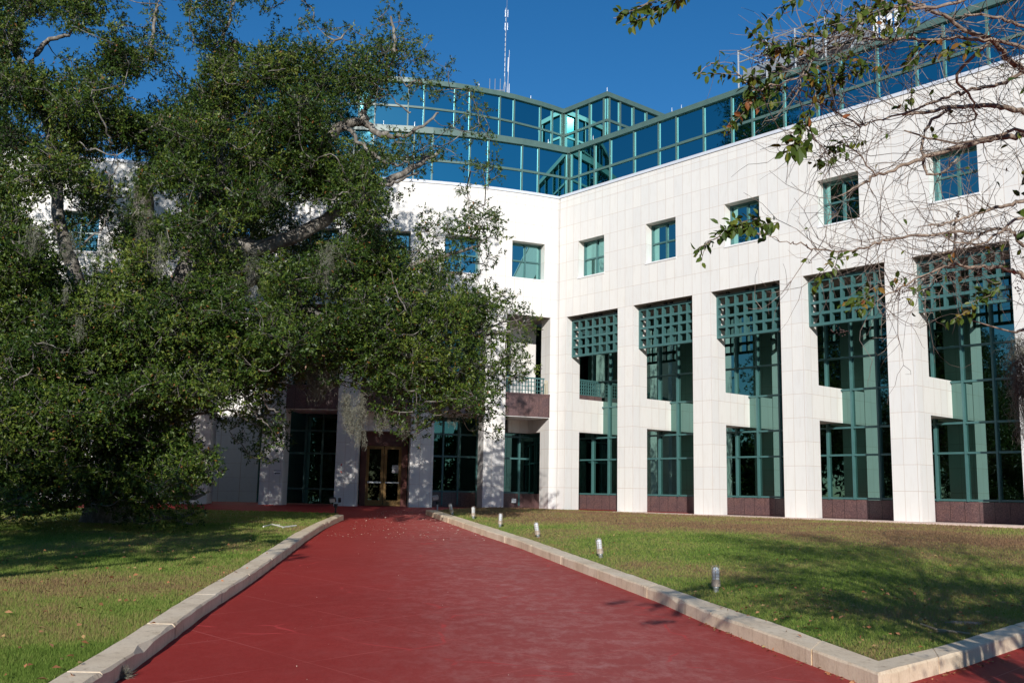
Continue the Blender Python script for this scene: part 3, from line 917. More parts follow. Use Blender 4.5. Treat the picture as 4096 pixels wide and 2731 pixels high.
mb.box(tier2, T2C, -36, -0.055, 0.005, 19.06 - 0.05, 19.06 + 0.05, False, kl=T2F)
P(mb, 'mullion_grid', 'teal_fascia', ag)
mb = MB(); mb.box(tier2, T2C + 0.3, -36, -0.12, 0.5, ZU1 - 0.24, ZU1, False, kl=[T2C + 0.3] + T2F[1:])
P(mb, 'fascia', 'teal_fascia')
def seg(A, Bq, back):
    d = (Bq - A) / np.linalg.norm(Bq - A)
    def fn(k, s, z):
        p = A + d * k + back * s
        return (p[0], p[1], z)
    return fn, np.linalg.norm(Bq - A)
DS = (O2 - I2) / np.linalg.norm(O2 - I2)
for A, Bq, back, mu in ((I2, O2, np.array([-DS[1], DS[0]]), (0.08, 1.0, 1.95, 2.95)), (O2, E2, -U, (0.12, 0.9, 1.9, 2.9, 3.9, 5.9, 7.9, 9.9))):
    fn, L = seg(A, Bq, back)
    mb = MB(); mb.box(fn, 0, L, 0, 0.02, ZU0, ZU1 - 0.24, False, skip='btdlr')
    ag = P(mb, 'attic_glass', 'glass')
    mb = MB()
    for k in mu: mb.box(fn, k - 0.05, k + 0.05, -0.07, 0.01, ZU0, ZU1 - 0.24, False)
    mb.box(fn, 0.0, L, -0.055, 0.005, 19.0, 19.12, False)
    P(mb, 'mullion_grid', 'teal_fascia', ag)
    mb = MB(); mb.box(fn, -0.1 if A is O2 else 0.0, L + (0.12 if A is I2 else 0), -0.12, 0.45, ZU1 - 0.24 + (0.002 if A is O2 else 0), ZU1 + (0.002 if A is O2 else 0), False)
    P(mb, 'fascia', 'teal_fascia')
# roofs
mb = MB()
arc = [tier1(t, 0.3, 17.40) for t in np.linspace(T1C, -30, 24)]
mb.face(arc + [(-22, 62, 17.40), (6, 62, 17.40)])
mb.face([attic_r(KA, 0.3, 17.36), attic_r(34, 0.3, 17.36), attic_r(34, 14, 17.36), attic_r(KA, 14, 17.36)])
arc = [tier2(t, 0.3, 20.44) for t in np.linspace(T2C, -36, 24)]
mb.face([(O2[0], O2[1] + 0.2, 20.44)] + arc + [(-22, 62, 20.44), (E2[0], E2[1], 20.44)])
mb.face([bow(k, 0.3, 14.2) for k in np.linspace(0, 14.2, 20)] + [(-12, 50, 14.2), (2.5, 50, 14.2)])
mb.face([wing(0, 0.3, 14.19), wing(34, 0.3, 14.19), wing(34, 3, 14.19), wing(0, 3, 14.19)])
P(mb, 'roof', 'roof')
# back and end walls, so the block is closed from any side
mb = MB()
q = [wing(34, 0, 0), wing(34, 16, 0), (6, 64, 0), (-24, 64, 0), lblock(20, 0, 0)]
for p0, p1 in zip(q[:-1], q[1:]):
    mb.face([(p0[0], p0[1], -0.4), (p1[0], p1[1], -0.4), (p1[0], p1[1], 17.2), (p0[0], p0[1], 17.2)], [(0, 0), (10, 0), (10, 17), (0, 17)])
P(mb, 'rear_wall', 'marble')
# lightning rods
for p in [tier2(22.6, 0.2, ZU1), tier2(33.5, 0.2, ZU1), (O2[0], O2[1] + 0.05, ZU1), tier1(26.5, 0.1, ZT1), tier1(8, 0.1, ZT1), tier1(4, 0.1, ZT1), attic_r(0.2, 0.1, ZT1), attic_r(5.1, 0.1, ZT1), attic_r(5.6, 0.15, ZT1), attic_r(9.2, 0.1, ZT1), attic_r(13.9, 0.1, ZT1)]:
    mb = MB(); mb.tube([p, (p[0], p[1], p[2] + 0.3)], [0.012, 0.006], 5)
    P(mb, 'lightning_rod', 'galvanised')

#@@OBJECTS@@
# ------------------------------------------------------------------ things on the roof
mast_o = np.array([-0.68, 52.2])
mt = empty('antenna_mast', (mast_o[0], mast_o[1], 20.45))
tag(mt, 'tall thin grey radio mast with clustered aerials on the roof above the curved glass', 'antenna mast')
def rel(mb, name, mat, par, org, smooth=False):
    o = mb.build(name, mat, par, smooth)
    o.location = (-org[0], -org[1], -org[2])
    return o
mo = (mast_o[0], mast_o[1], 20.45)
def mp(dx, dz, dy=0.0):
    return (mast_o[0] + dx * 0.30, mast_o[1] + dy, 20.45 + dz * 0.70)
mb = MB()
mb.tube([mp(0.05, -0.1), mp(0.05, 3.6), mp(0.03, 4.4)], 0.018, 8)
for dx in (-0.28, 0.42):
    mb.tube([mp(dx, -0.1), mp(dx, 2.9), mp(0.05 + (0.12 if dx > 0 else -0.05), 3.75)], 0.014, 8)
for z in np.linspace(0.3, 2.7, 7): mb.tube([mp(-0.28, z), mp(0.42, z + 0.2)], 0.008, 5)
P_m = rel(mb, 'pole', 'galvanised', mt, mo)
mb = MB(); mb.tube([mp(0.05, 3.7), mp(0.03, 5.1), mp(0.06, 7.5), mp(0.13, 9.4), mp(0.16, 11.0)], [0.016, 0.015, 0.014, 0.011, 0.008], 8)
for z in np.arange(4.2, 10, 0.42): mb.tube([mp(-0.03, z), mp(-0.03, z + 0.3)], 0.012, 5)
rel(mb, 'whip_antenna', 'grey_metal', mt, mo)
mb = MB()
for z in (8.4, 9.5):
    for dx in (-0.13, 0.35): mb.tube([mp(dx, z - 0.3), mp(dx, z + 0.3)], 0.009, 5)
    mb.tube([mp(-0.13, z), mp(0.35, z)], 0.008, 5)
rel(mb, 'dipole', 'galvanised', mt, mo)
mb = MB()
mb.tube([mp(-2.75, 3.05), mp(0.05, 3.05)], 0.026, 6)
for dx in (-2.72, -1.75, -0.78): mb.tube([mp(dx, 2.1), mp(dx, 4.0)], 0.02, 6)
rel(mb, 'side_antenna', 'grey_metal', mt, mo)
mb = MB()
mb.tube([mp(0.42, -0.1), mp(0.42, -0.1)], 0.03, 6, False) if False else None
mb.tube([mp(0.55, -0.05 + 0.3), mp(0.62, 4.0), mp(0.78, 6.4)], [0.018, 0.016, 0.012], 7)
mb.tube([mp(0.62, 0.75), mp(0.64, 1.7)], 0.045, 8)
mb.tube([mp(0.85, 2.2), mp(0.86, 3.6)], 0.024, 7); mb.tube([mp(0.55, 4.6), mp(0.6, 5.8)], 0.024, 7)
rel(mb, 'stick_antenna', 'grey_metal', mt, mo)
mb = MB()
mb.tube([mp(0.42, 0.62), mp(1.7, 0.85)], 0.012, 5)
for j in range(6):
    x = 0.75 + j * 0.18; mb.tube([mp(x, 0.5 + j * 0.03), mp(x, 0.88 + j * 0.03)], 0.008, 5)
rel(mb, 'yagi_antenna', 'galvanised', mt, mo)
mb = MB()
mb.tube([mp(-0.28, 1.6), mp(-3.2, 0.1)], 0.007, 4); mb.tube([mp(0.9, 0.9), mp(6.6, -1.0)], 0.007, 4)
rel(mb, 'guy_wire', 'dark_metal', mt, mo)

def rp(k, s, z): return wing(k, s, z)
for (k0, k1, z0, zt, lab) in ((6.3, 9.0, 17.36, 20.35, 'grey louvred cooling unit with rail cage at the left end of the roof edge'), (9.3, 12.0, 17.36, 20.5, 'grey louvred cooling unit nearer the branches, right of its twin on the roof')):
    org = rp(k0, 6.0, z0)
    t_ = empty('cooling_unit', org); tag(t_, lab, 'cooling unit', 'rooftop cooling units')
    mb = MB(); mb.box(wing, k0, k1, 6.0, 9.0, z0, zt - 0.55, False); mb.box(wing, k0 - 0.1, k1 + 0.1, 5.75, 9.1, zt - 0.55, zt - 0.02, False)
    rel(mb, 'housing', 'grey_metal', t_, org)
    mb = MB(); mb.box(wing, k0 + 0.15, k1 - 0.15, 5.9, 5.99, z0 + 0.9, zt - 0.6, False); mb.box(wing, k1 + 0.005, k1 + 0.05, 6.3, 8.7, z0 + 0.9, zt - 0.6, False)
    rel(mb, 'louvre_panel', 'louvre', t_, org)
    mb = MB()
    for a_, c_ in (((k0 + 0.1, 1.9), (k0 + 1.2, 0.6)), ((k1 - 0.1, 0.6), (k1 - 1.2, 1.9))):
        mb.tube([rp(a_[0], 5.86, zt - a_[1]), rp(c_[0], 5.86, zt - c_[1])], 0.05, 5)
    rel(mb, 'brace', 'galvanised', t_, org)
    mb = MB(); ck = (k0 + k1) / 2 - 0.3
    pc = rp(ck, 7.0, zt)
    mb.lathe([(0.17, -0.1), (0.17, 0.25), (0.13, 0.36), (0.05, 0.42), (0.001, 0.43)], 14)
    o = mb.build('vent_cap', 'white_plastic', t_, True); o.location = (pc[0] - org[0], pc[1] - org[1], pc[2] - org[2])
org = rp(6.0, 6.0, 17.36)
t_ = empty('roof_railing', org); tag(t_, 'thin grey pipe railing and diagonal braces left of the rooftop cooling units', 'railing')
mb = MB()
for k in (6.05, 7.6, 9.1, 10.6): mb.tube([rp(k, 5.6, 17.4), rp(k, 5.6, 21.3)], 0.045, 6)
for z in (20.7, 21.25):
    mb.tube([rp(6.05, 5.6, z), rp(10.6, 5.6, z)], 0.035, 6)
rel(mb, 'rail', 'galvanised', t_, org)
mb = MB()
for k in (6.05, 7.6, 9.1): mb.tube([rp(k, 5.6, 21.2), rp(k + 1.5, 5.6, 20.1)], 0.028, 5)
rel(mb, 'brace', 'galvanised', t_, org)
org = rp(12.9, 6.5, 17.36)
t_ = empty('panel_antenna', org); tag(t_, 'cluster of slim white panel antennas on the roof, right of the cooling units', 'antenna')
for j in range(4):
    k = 12.5 + j * 0.32
    mb = MB(); mb.tube([rp(k, 6.5, 17.36), rp(k, 6.5, 21.0)], 0.035, 6); rel(mb, 'post', 'galvanised', t_, org)
    mb = MB(); mb.box(wing, k - 0.07, k + 0.07, 6.3, 6.46, 19.3 + 0.2 * (j % 2), 20.9, False); rel(mb, 'antenna_panel', 'white_plastic', t_, org)
mb = MB(); mb.tube([rp(12.3, 6.5, 20.95), rp(13.8, 6.5, 20.95)], 0.03, 6); rel(mb, 'crossbar', 'galvanised', t_, org)

# ------------------------------------------------------------------ foliage helpers
def unit(a):
    return a / (np.linalg.norm(a, axis=-1, keepdims=True) + 1e-9)
def leaves_quads(base, dirv, nrm, length, width, fold=0.0):
    """diamond leaves: 4 corners each"""
    d = unit(dirv)
    side = unit(np.cross(d, nrm))
    up = np.cross(side, d)
    L = length[:, None]; Wd = width[:, None]
    p0 = base
    p1 = base + d * L * 0.45 + side * Wd * 0.5 + up * L * fold
    p2 = base + d * L
    p3 = base + d * L * 0.45 - side * Wd * 0.5 + up * L * fold
    return np.stack([p0, p1, p2, p3], 1).reshape(-1, 3)
def tubes_np(starts, mids, ends, r0, r1):
    """three sided bent twigs as quads, from arrays of points"""
    out = []
    for a, c, ra, rc in ((starts, mids, r0, (r0 + r1) / 2), (mids, ends, (r0 + r1) / 2, r1)):
        d = unit(c - a)
        ref = np.where(np.abs(d[:, 2:3]) < 0.9, np.array([[0, 0, 1.0]]), np.array([[1.0, 0, 0]]))
        e1 = unit(np.cross(d, ref)); e2 = np.cross(d, e1)
        ring = lambda p, r, t: p + r[:, None] * (e1 * math.cos(t) + e2 * math.sin(t))
        for j in range(3):
            t0, t1 = 2 * math.pi * j / 3, 2 * math.pi * (j + 1) / 3
            out.append(np.stack([ring(a, ra, t0), ring(a, ra, t1), ring(c, rc, t1), ring(c, rc, t0)], 1))
    return np.concatenate(out).reshape(-1, 3)

def clump_leaves(cen, rad, nspray, per, leaf_l, flat=0.8, up=0.25):
    """sprays of leaves filling blobs: cen (n,3), rad (n,), nspray (n,) -> corner array, spray roots, spray tips, blob index"""
    idx = np.repeat(np.arange(len(cen)), nspray)
    n = len(idx)
    v = unit(rng.normal(size=(n, 3)))
    rr = rng.random(n) ** (1 / 2.4)
    off = v * (rr * rad[idx])[:, None]
    off[:, 2] *= flat
    p = cen[idx] + off
    ax = unit(v * 0.8 + np.array([0, 0, up]) + rng.normal(size=(n, 3)) * 0.55)
    sl_ = rng.uniform(0.14, 0.30, n)
    li = np.repeat(np.arange(n), per)
    m = len(li)
    t = rng.random(m)
    base = p[li] + ax[li] * (t * sl_[li])[:, None]
    d = unit(ax[li] * 0.6 + rng.normal(size=(m, 3)) * 0.75)
    nr = unit(rng.normal(size=(m, 3)) * 0.62 + np.array([0, -0.62, 0.62]))
    L = leaf_l * rng.uniform(0.65, 1.25, m)
    q = leaves_quads(base, d, nr, L, L * rng.uniform(0.32, 0.46, m), 0.06)
    tint = np.clip(rng.normal(0.45, 0.2, m) + (rng.normal(0, 0.17, len(cen))[idx])[li], 0, 0.94)
    tint[rng.random(m) < 0.012] = 1.0
    return q, p, ax, sl_, idx, tint

def moss_strands(anchors, lens, widths, n_each, name, parent, dense=1.0, w=0.006):
    """hanging tassels made of many thin curly ribbons"""
    quads = []; tint = []
    for a, L, wd, ne in zip(anchors, lens, widths, n_each):
        ns = 7
        k = int(ne)
        x0 = rng.normal(0, wd * 0.45, (k, 3)); x0[:, 2] = -rng.random(k) * L * 0.75
        segl = L * rng.uniform(0.12, 0.4, k) / ns
        pts = [a + x0]
        dirv = unit(rng.normal(size=(k, 3)) * 0.8 + np.array([0, 0, -0.9]))
        for s_ in range(ns):
            dirv = unit(dirv + rng.normal(size=(k, 3)) * 0.55 + np.array([0, 0, -0.35]))
            nx = pts[-1] + dirv * segl[:, None]
            # narrow towards the tip
            fr = np.clip((a[2] - nx[:, 2]) / L, 0, 1)[:, None]
            nx[:, :2] = a[:2] + (nx[:, :2] - a[:2]) * (1 - 0.10 * fr)
            pts.append(nx)
        sd = unit(rng.normal(size=(k, 3))) * w * 0.5
        for p0, p1 in zip(pts[:-1], pts[1:]):
            quads.append(np.stack([p0 - sd, p0 + sd, p1 + sd, p1 - sd], 1).reshape(-1, 3))
            tint.append(rng.random(k))
    return np_mesh(name, np.concatenate(quads), 4, np.concatenate(tint), 'moss', parent)

# ------------------------------------------------------------------ the live oak
OAK = np.array([-11.2, 28.5])
ZO = z_path(OAK[1]) + 0.1
oak = empty('live_oak', (0, 0, 0))
tag(oak, 'huge live oak with grey limbs, ferns and hanging moss before the left wing', 'tree')
outline = [(-90, -90), (270, -90), (280, 25), (298, 78), (338, 84), (346, -20), (364, -20), (368, 60), (398, 98), (432, 62), (440, -90), (690, -90), (700, 50), (735, 75), (790, 52), (825, 100), (850, 112), (868, 60), (900, 0), (925, 40), (940, 82), (975, 95), (990, 160), (1035, 158), (1022, 180), (1002, 215), (1040, 228), (1095, 203), (1112, 235), (1100, 290), (1136, 330), (1142, 425), (1118, 430), (1090, 380), (1040, 375), (1000, 352), (975, 375), (945, 440), (900, 452), (885, 500), (905, 560), (940, 575), (965, 560), (972, 480), (1005, 500), (1060, 512), (1072, 430), (1095, 470), (1142, 490), (1150, 600), (1120, 600), (1060, 610), (1015, 640), (1080, 640), (1140, 655), (1180, 695), (1228, 738), (1222, 765), (1185, 800), (1222, 845), (1185, 880), (1160, 850), (1150, 880), (1135, 930), (1142, 990), (1110, 998), (1080, 950), (1030, 940), (990, 960), (965, 1010), (930, 990), (870, 960), (850, 900), (820, 870), (780, 885), (720, 880), (662, 850), (640, 900), (655, 1010), (620, 1040), (580, 1055), (560, 1000), (500, 960), (440, 930), (430, 1000), (490, 1060), (490, 1085), (470, 1110), (400, 1160), (330, 1165), (250, 1170), (100, 1180), (-90, 1190)]
holes = [[(172, 78), (225, 70), (235, 125), (190, 140)], [(545, 40), (605, 30), (618, 92), (565, 104)], [(396, 120), (450, 112), (458, 170), (405, 176)], [(300, 190), (350, 180), (358, 232), (310, 240)], [(66, 52), (133, 60), (140, 110), (110, 160), (66, 150)], [(200, 378), (325, 372), (330, 420), (290, 425), (240, 395), (200, 400)], [(60, 470), (160, 455), (160, 495), (120, 510), (65, 500)], [(340, 445), (410, 450), (400, 490), (330, 492)], [(205, 525), (265, 520), (270, 590), (205, 620), (150, 625), (140, 600), (190, 575)], [(380, 600), (440, 600), (430, 640), (370, 640)], [(560, 640), (610, 640), (600, 690), (560, 690)], [(700, 470), (740, 470), (730, 520), (700, 520)], [(800, 250), (855, 245), (860, 320), (810, 330)], [(905, 215), (990, 240), (975, 300), (905, 300)], [(1000, 240), (1030, 240), (1020, 330), (990, 320)], [(760, 300), (795, 295), (795, 315), (760, 320)], [(880, 395), (940, 385), (930, 435), (890, 440)], [(715, 690), (760, 700), (740, 725), (715, 720)]]
f_out = in_poly(outline); f_holes = [in_poly(h) for h in holes]
def d_oak(x, y):
    base = 27.0 + 3.6 * np.clip((x - 300) / 900, -0.3, 1)
    base += 1.6 * np.clip((500 - y) / 500, -0.6, 1)
    return base
cen = []; rad = []
def dist_poly(poly, x, y):
    Pq = np.array(poly, float); Q = np.roll(Pq, -1, 0)
    d = Q - Pq
    t = np.clip(((x - Pq[:, 0]) * d[:, 0] + (y - Pq[:, 1]) * d[:, 1]) / ((d ** 2).sum(1) + 1e-9), 0, 1)
    return np.min(np.hypot(Pq[:, 0] + t * d[:, 0] - x, Pq[:, 1] + t * d[:, 1] - y))
def okpt(x, y, m=6):
    if not f_out(x, y) or any(h(x, y) for h in f_holes): return 0
    dm = min(dist_poly(outline, x, y), min(dist_poly(h, x, y) for h in holes))
    return dm if dm >= m else 0
def add(x, y, dep, dm, k=1.0):
    if x > 900 and rng.random() < 0.34: return
    p = at(x, y, dep)
    if p[2] < z_path(p[1]) + 0.25: return
    cen.append(p); rad.append(min(0.60, max(0.19, dm * 0.0125)) * rng.uniform(0.8, 1.15) * k)
# shelves of foliage: flattened masses standing forward of a darker mass behind
tries = 0; shelves = []
while len(shelves) < 150 and tries < 12000:
    tries += 1
    x, y = rng.uniform(-90, 1255), rng.uniform(-95, 1190)
    dm = okpt(x, y)
    if not dm: continue
    heart = 380 < x < 760 and 430 < y < 650
    if heart and rng.random() < 0.75: continue
    if any(abs(x - a_) / 92 + abs(y - b_) / 66 < 1 for a_, b_ in shelves): continue
    shelves.append((x, y))
    dc = d_oak(x, y) + rng.uniform(-2.6, -0.4)
    rx, ry = rng.uniform(45, 100), rng.uniform(24, 50)
    for _ in range(int(rx * ry / 210 * rng.uniform(0.8, 1.2))):
        t_ = rng.uniform(0, 2 * math.pi); q_ = math.sqrt(rng.random())
        px_, py_ = x + rx * q_ * math.cos(t_), y + ry * q_ * math.sin(t_) + 0.10 * abs(rx * q_ * math.cos(t_))
        d2 = okpt(px_, py_, 5)
        if d2: add(px_, py_, dc + rng.normal(0, 0.55) + 0.35 * q_, d2)
for st, off, keep in ((44, 2.6, 0.36), (46, 4.4, 0.62)):
    for gx in np.arange(-90, 1260, st):
        for gy in np.arange(-95, 1190, st):
            x = gx + rng.uniform(-0.6, 0.6) * st; y = gy + rng.uniform(-0.6, 0.6) * st
            if rng.random() > keep * (0.55 if y < 230 else 1.0): continue
            dm = okpt(x, y)
            if not dm: continue
            if off < 2 and 380 < x < 780 and 410 < y < 650 and rng.random() < 0.6: continue
            if math.sin(x * 0.031 + 1.7 * math.sin(y * 0.021)) + math.sin(y * 0.041 + 1.3 * math.sin(x * 0.017 + 2)) < (-0.75 if off < 4 else -1.5): continue
            add(x, y, d_oak(x, y) + off + rng.normal(0, 0.5), dm)
for st, off in ((50, 6.2), (54, 8.4)):
    for gx in np.arange(-200, 1040, st):
        for gy in np.arange(-420, 900, st):
            x = gx + rng.uniform(-0.5, 0.5) * st; y = gy + rng.uniform(-0.5, 0.5) * st
            if rng.random() > (0.95 if y > 300 else 0.7): continue
            if y > -60:
                if y < 240: continue
                dm = okpt(x, y, 22)
                if not dm: continue
            elif (x - 250) ** 2 / 560 ** 2 + (y + 60) ** 2 / 400 ** 2 > 1: continue
            p = at(x, y, d_oak(x, y) + off + rng.normal(0, 0.6))
            if p[2] < 2.2 or p[1] > 38.5: continue
            cen.append(p); rad.append(rng.uniform(0.6, 0.85))
for _ in range(100):
    x, y = rng.uniform(-60, 480), rng.uniform(1010, 1195)
    if okpt(x, y, 2) or y > 1150: add(x, y, 25.6 + rng.normal(0, 0.8), 30)
Po = np.array(outline, float); Qo = np.roll(Po, -1, 0)
for a_, b_ in zip(Po, Qo):
    L_ = np.hypot(*(b_ - a_)); nn = np.array([(b_ - a_)[1], -(b_ - a_)[0]]) / (L_ + 1e-6)
    for _ in range(int(L_ / 13)):
        q_ = a_ + (b_ - a_) * rng.random() + nn * rng.uniform(-12, 9)
        if q_[1] > 1150 or q_[1] < -60 or q_[0] < -60: continue
        p = at(q_[0], q_[1], d_oak(q_[0], q_[1]) + rng.uniform(-1.0, 2.0)); cen.append(p); rad.append(rng.uniform(0.12, 0.2))
for _ in range(330):
    x, y = rng.uniform(-250, 760), rng.uniform(-470, -85)
    if (x - 250) ** 2 / 520 ** 2 + (y + 60) ** 2 / 420 ** 2 > 1: continue
    p = at(x, y, d_oak(x, y) + rng.uniform(-1.5, 3.0)); cen.append(p); rad.append(rng.uniform(0.5, 0.8))
cen = np.array(cen); rad = np.array(rad)
ns = np.clip((rad ** 2 * 125).astype(int), 5, 64)
q, sp, ax, sl_, idx, tint = clump_leaves(cen, rad, ns, 11, 0.098)
np_mesh('crown', q, 4, tint, 'oak_leaf', oak)
# twigs in the blobs: every third spray
sel = np.arange(0, len(sp), 5)
st_ = cen[idx[sel]] + (sp[sel] - cen[idx[sel]]) * 0.15
en_ = sp[sel] + ax[sel] * sl_[sel][:, None]
mi_ = (st_ + en_) / 2 + rng.normal(0, 0.06, st_.shape)
tw = tubes_np(st_, mi_, en_, np.full(len(sel), 0.009), np.full(len(sel), 0.004))
np_mesh('twigs', tw, 4, np.zeros(len(tw) // 4), 'oak_twig', oak)
# limbs
def smooth_poly(pts, n=6):
    Pq = np.array(pts, float)
    out = []
    for i in range(len(Pq) - 1):
        p0 = Pq[max(i - 1, 0)]; p1 = Pq[i]; p2 = Pq[i + 1]; p3 = Pq[min(i + 2, len(Pq) - 1)]
        for t in np.linspace(0, 1, n, endpoint=False):
            out.append(0.5 * ((2 * p1) + (-p0 + p2) * t + (2 * p0 - 5 * p1 + 4 * p2 - p3) * t ** 2 + (-p0 + 3 * p1 - 3 * p2 + p3) * t ** 3))
    out.append(Pq[-1])
    return np.array(out)
mb = MB()
trunk_top = np.array([OAK[0], OAK[1], 3.0])
mb.tube(smooth_poly([(OAK[0] - 0.2, OAK[1], ZO - 0.5), (OAK[0], OAK[1], ZO + 0.4), (OAK[0] + 0.1, OAK[1] + 0.1, 1.8), (OAK[0], OAK[1], 3.1)], 5), list(np.linspace(0.80, 0.55, 16)), 14)
skel = []
def limb(pts, r0, r1, n=6, sides=9):
    P_ = smooth_poly(pts, n)
    P_ = P_ + rng.normal(0, 0.03, P_.shape)
    mb.tube(P_, list(np.linspace(r0, r1, len(P_))), sides)
    skel.extend(P_.tolist())
A_ = lambda x, y, d: tuple(at(x, y, d))
T0 = tuple(trunk_top)
limb([T0, A_(430, 640, 28.5), A_(455, 500, 29), A_(490, 420, 29.5), A_(520, 250, 30.5), A_(540, 100, 31)], 0.45, 0.13)
limb([T0, A_(380, 720, 28.3), A_(470, 540, 27.6), A_(480, 450, 28), A_(600, 330, 29), A_(690, 250, 29.5)], 0.40, 0.10)
limb([T0, A_(330, 640, 27.5), A_(330, 430, 27.5), A_(400, 350, 28), A_(470, 300, 28.5), A_(505, 140, 29)], 0.38, 0.09)
limb([T0, A_(180, 650, 27), A_(140, 520, 27), A_(110, 300, 27), A_(40, 120, 27), A_(70, 0, 27)], 0.24, 0.07)
limb([T0, A_(560, 640, 28), A_(640, 690, 28.3), A_(760, 745, 29), A_(900, 800, 30), A_(1050, 770, 31), A_(1180, 760, 31.5)], 0.36, 0.05)
limb([T0, A_(480, 600, 28.5), A_(640, 560, 28.8), A_(790, 480, 29.5), A_(905, 410, 30), A_(1010, 350, 30.5)], 0.34, 0.06)
limb([A_(690, 420, 29), A_(760, 311, 29.2), A_(795, 287, 29.2), A_(833, 276, 29.2), A_(838, 250, 29.2), A_(863, 207, 29.2), A_(905, 130, 29.4), A_(900, 40, 29.5)], 0.20, 0.035)
limb([A_(833, 280, 29.2), A_(870, 305, 29), A_(905, 315, 29), A_(955, 300, 29), A_(1010, 260, 29.3)], 0.12, 0.03)
limb([A_(790, 290, 29), A_(845, 345, 28.7), A_(905, 380, 28.7), A_(940, 372, 28.7)], 0.07, 0.025)
limb([A_(830, 380, 28.4), A_(850, 412, 28.3), A_(890, 425, 28.3), A_(925, 410, 28.3), A_(960, 395, 28.5)], 0.085, 0.025)
limb([A_(760, 690, 28), A_(800, 655, 28), A_(830, 620, 28), A_(850, 590, 28), A_(880, 560, 28)], 0.07, 0.02)
limb([A_(880, 640, 29.5), A_(960, 605, 29.8), A_(1030, 585, 30), A_(1080, 570, 30), A_(1120, 545, 30)], 0.10, 0.025)
limb([A_(800, 820, 29), A_(950, 880, 30), A_(1030, 930, 30.5), A_(1080, 960, 31)], 0.10, 0.025)
limb([A_(980, 790, 29.5), A_(1040, 768, 29.5), A_(1100, 758, 29.5), A_(1170, 735, 30)], 0.075, 0.02)
limb([A_(330, 1000, 27), A_(420, 960, 26.5), A_(520, 945, 26.5), A_(600, 985, 27)], 0.06, 0.015)
limb([(OAK[0], OAK[1] - 0.5, 1.0), A_(200, 1130, 27), A_(330, 1150, 26.5), A_(430, 1143, 26), A_(480, 1130, 26)], 0.16, 0.025)
limb([A_(260, 1150, 26.5), A_(170, 1155, 26.5), A_(70, 1180, 26.5), A_(-40, 1200, 27)], 0.12, 0.03)
limb([A_(300, 1140, 26.5), A_(330, 1170, 26.3), A_(400, 1195, 26), A_(440, 1203, 26)], 0.09, 0.02)
limb([A_(230, 1140, 26.5), A_(260, 1100, 26.3), A_(300, 1050, 26), A_(330, 1000, 26)], 0.10, 0.02)
limb([A_(240, 900, 26), A_(250, 850, 25.8), A_(230, 780, 25.5), A_(300, 760, 25.6)], 0.11, 0.03)
limb([A_(60, 1000, 26), A_(30, 900, 26), A_(20, 800, 26), A_(40, 700, 26)], 0.13, 0.04)
limb([T0, A_(200, 760, 27), A_(60, 720, 26.5), A_(-60, 650, 26.5)], 0.32, 0.12)
limb([A_(60, 180, 27), A_(100, 100, 27), A_(150, 80, 27), A_(190, 60, 27.2)], 0.09, 0.03)
limb([A_(0, 180, 26.6), A_(25, 90, 26.6), A_(60, 20, 26.6), A_(90, -20, 26.6)], 0.10, 0.04)
limb([A_(345, 140, 28), A_(352, 60, 28), A_(358, 20, 28), A_(372, -10, 28)], 0.06, 0.025)
limb([A_(505, 140, 29), A_(520, 60, 29.2), A_(560, -30, 29.5)], 0.07, 0.03)
limb([A_(690, 250, 29.5), A_(720, 150, 29.6), A_(790, 80, 29.8)], 0.09, 0.03)
limb([A_(560, 330, 28.5), A_(600, 280, 28.3), A_(690, 260, 28.5)], 0.07, 0.03)
for _ in range(30):
    x, y = rng.uniform(20, 1130), rng.uniform(120, 1000)
    if not f_out(x, y): continue
    d0 = d_oak(x, y) - rng.uniform(1.2, 2.4)
    p0 = at(x, y, d0); dr_ = np.array([rng.normal(0, 0.8), rng.normal(-0.2, 0.3), rng.uniform(0.1, 0.9)]); dr_ /= np.linalg.norm(dr_)
    L = rng.uniform(0.6, 1.7)
    limb([p0, p0 + dr_ * L * 0.4 + rng.normal(0, 0.1, 3), p0 + dr_ * L * 0.75 + rng.normal(0, 0.14, 3), p0 + dr_ * L + rng.normal(0, 0.18, 3)], rng.uniform(0.018, 0.034), 0.007, 5, 5)
# branches that reach each blob, growing off the limbs and then off each other
SK = np.array(skel)
order = np.argsort([np.min(np.linalg.norm(SK - c, axis=1)) for c in cen])
for n_, cidx in enumerate(order):
    if n_ % 3 == 2: continue
    c = cen[cidx]
    dd = np.linalg.norm(SK - c, axis=1) + 0.8 * np.clip(SK[:, 2] - c[2], 0, 5)
    s_ = SK[np.argmin(dd)]
    L = np.linalg.norm(s_ - c)
    if L < 0.35: continue
    m_ = (s_ + c) / 2 + rng.normal(0, 0.10, 3) * min(L, 1.5) + np.array([0, 0, -0.04])
    bp = smooth_poly([s_, m_, c], 3)
    r0_ = min(0.03, 0.010 + 0.010 * L)
    mb.tube(bp, list(np.linspace(r0_, 0.007, 7)), 4, False)
    SK = np.concatenate([SK, bp[2:]])
o = mb.build('trunk', 'oak_bark', oak, True)
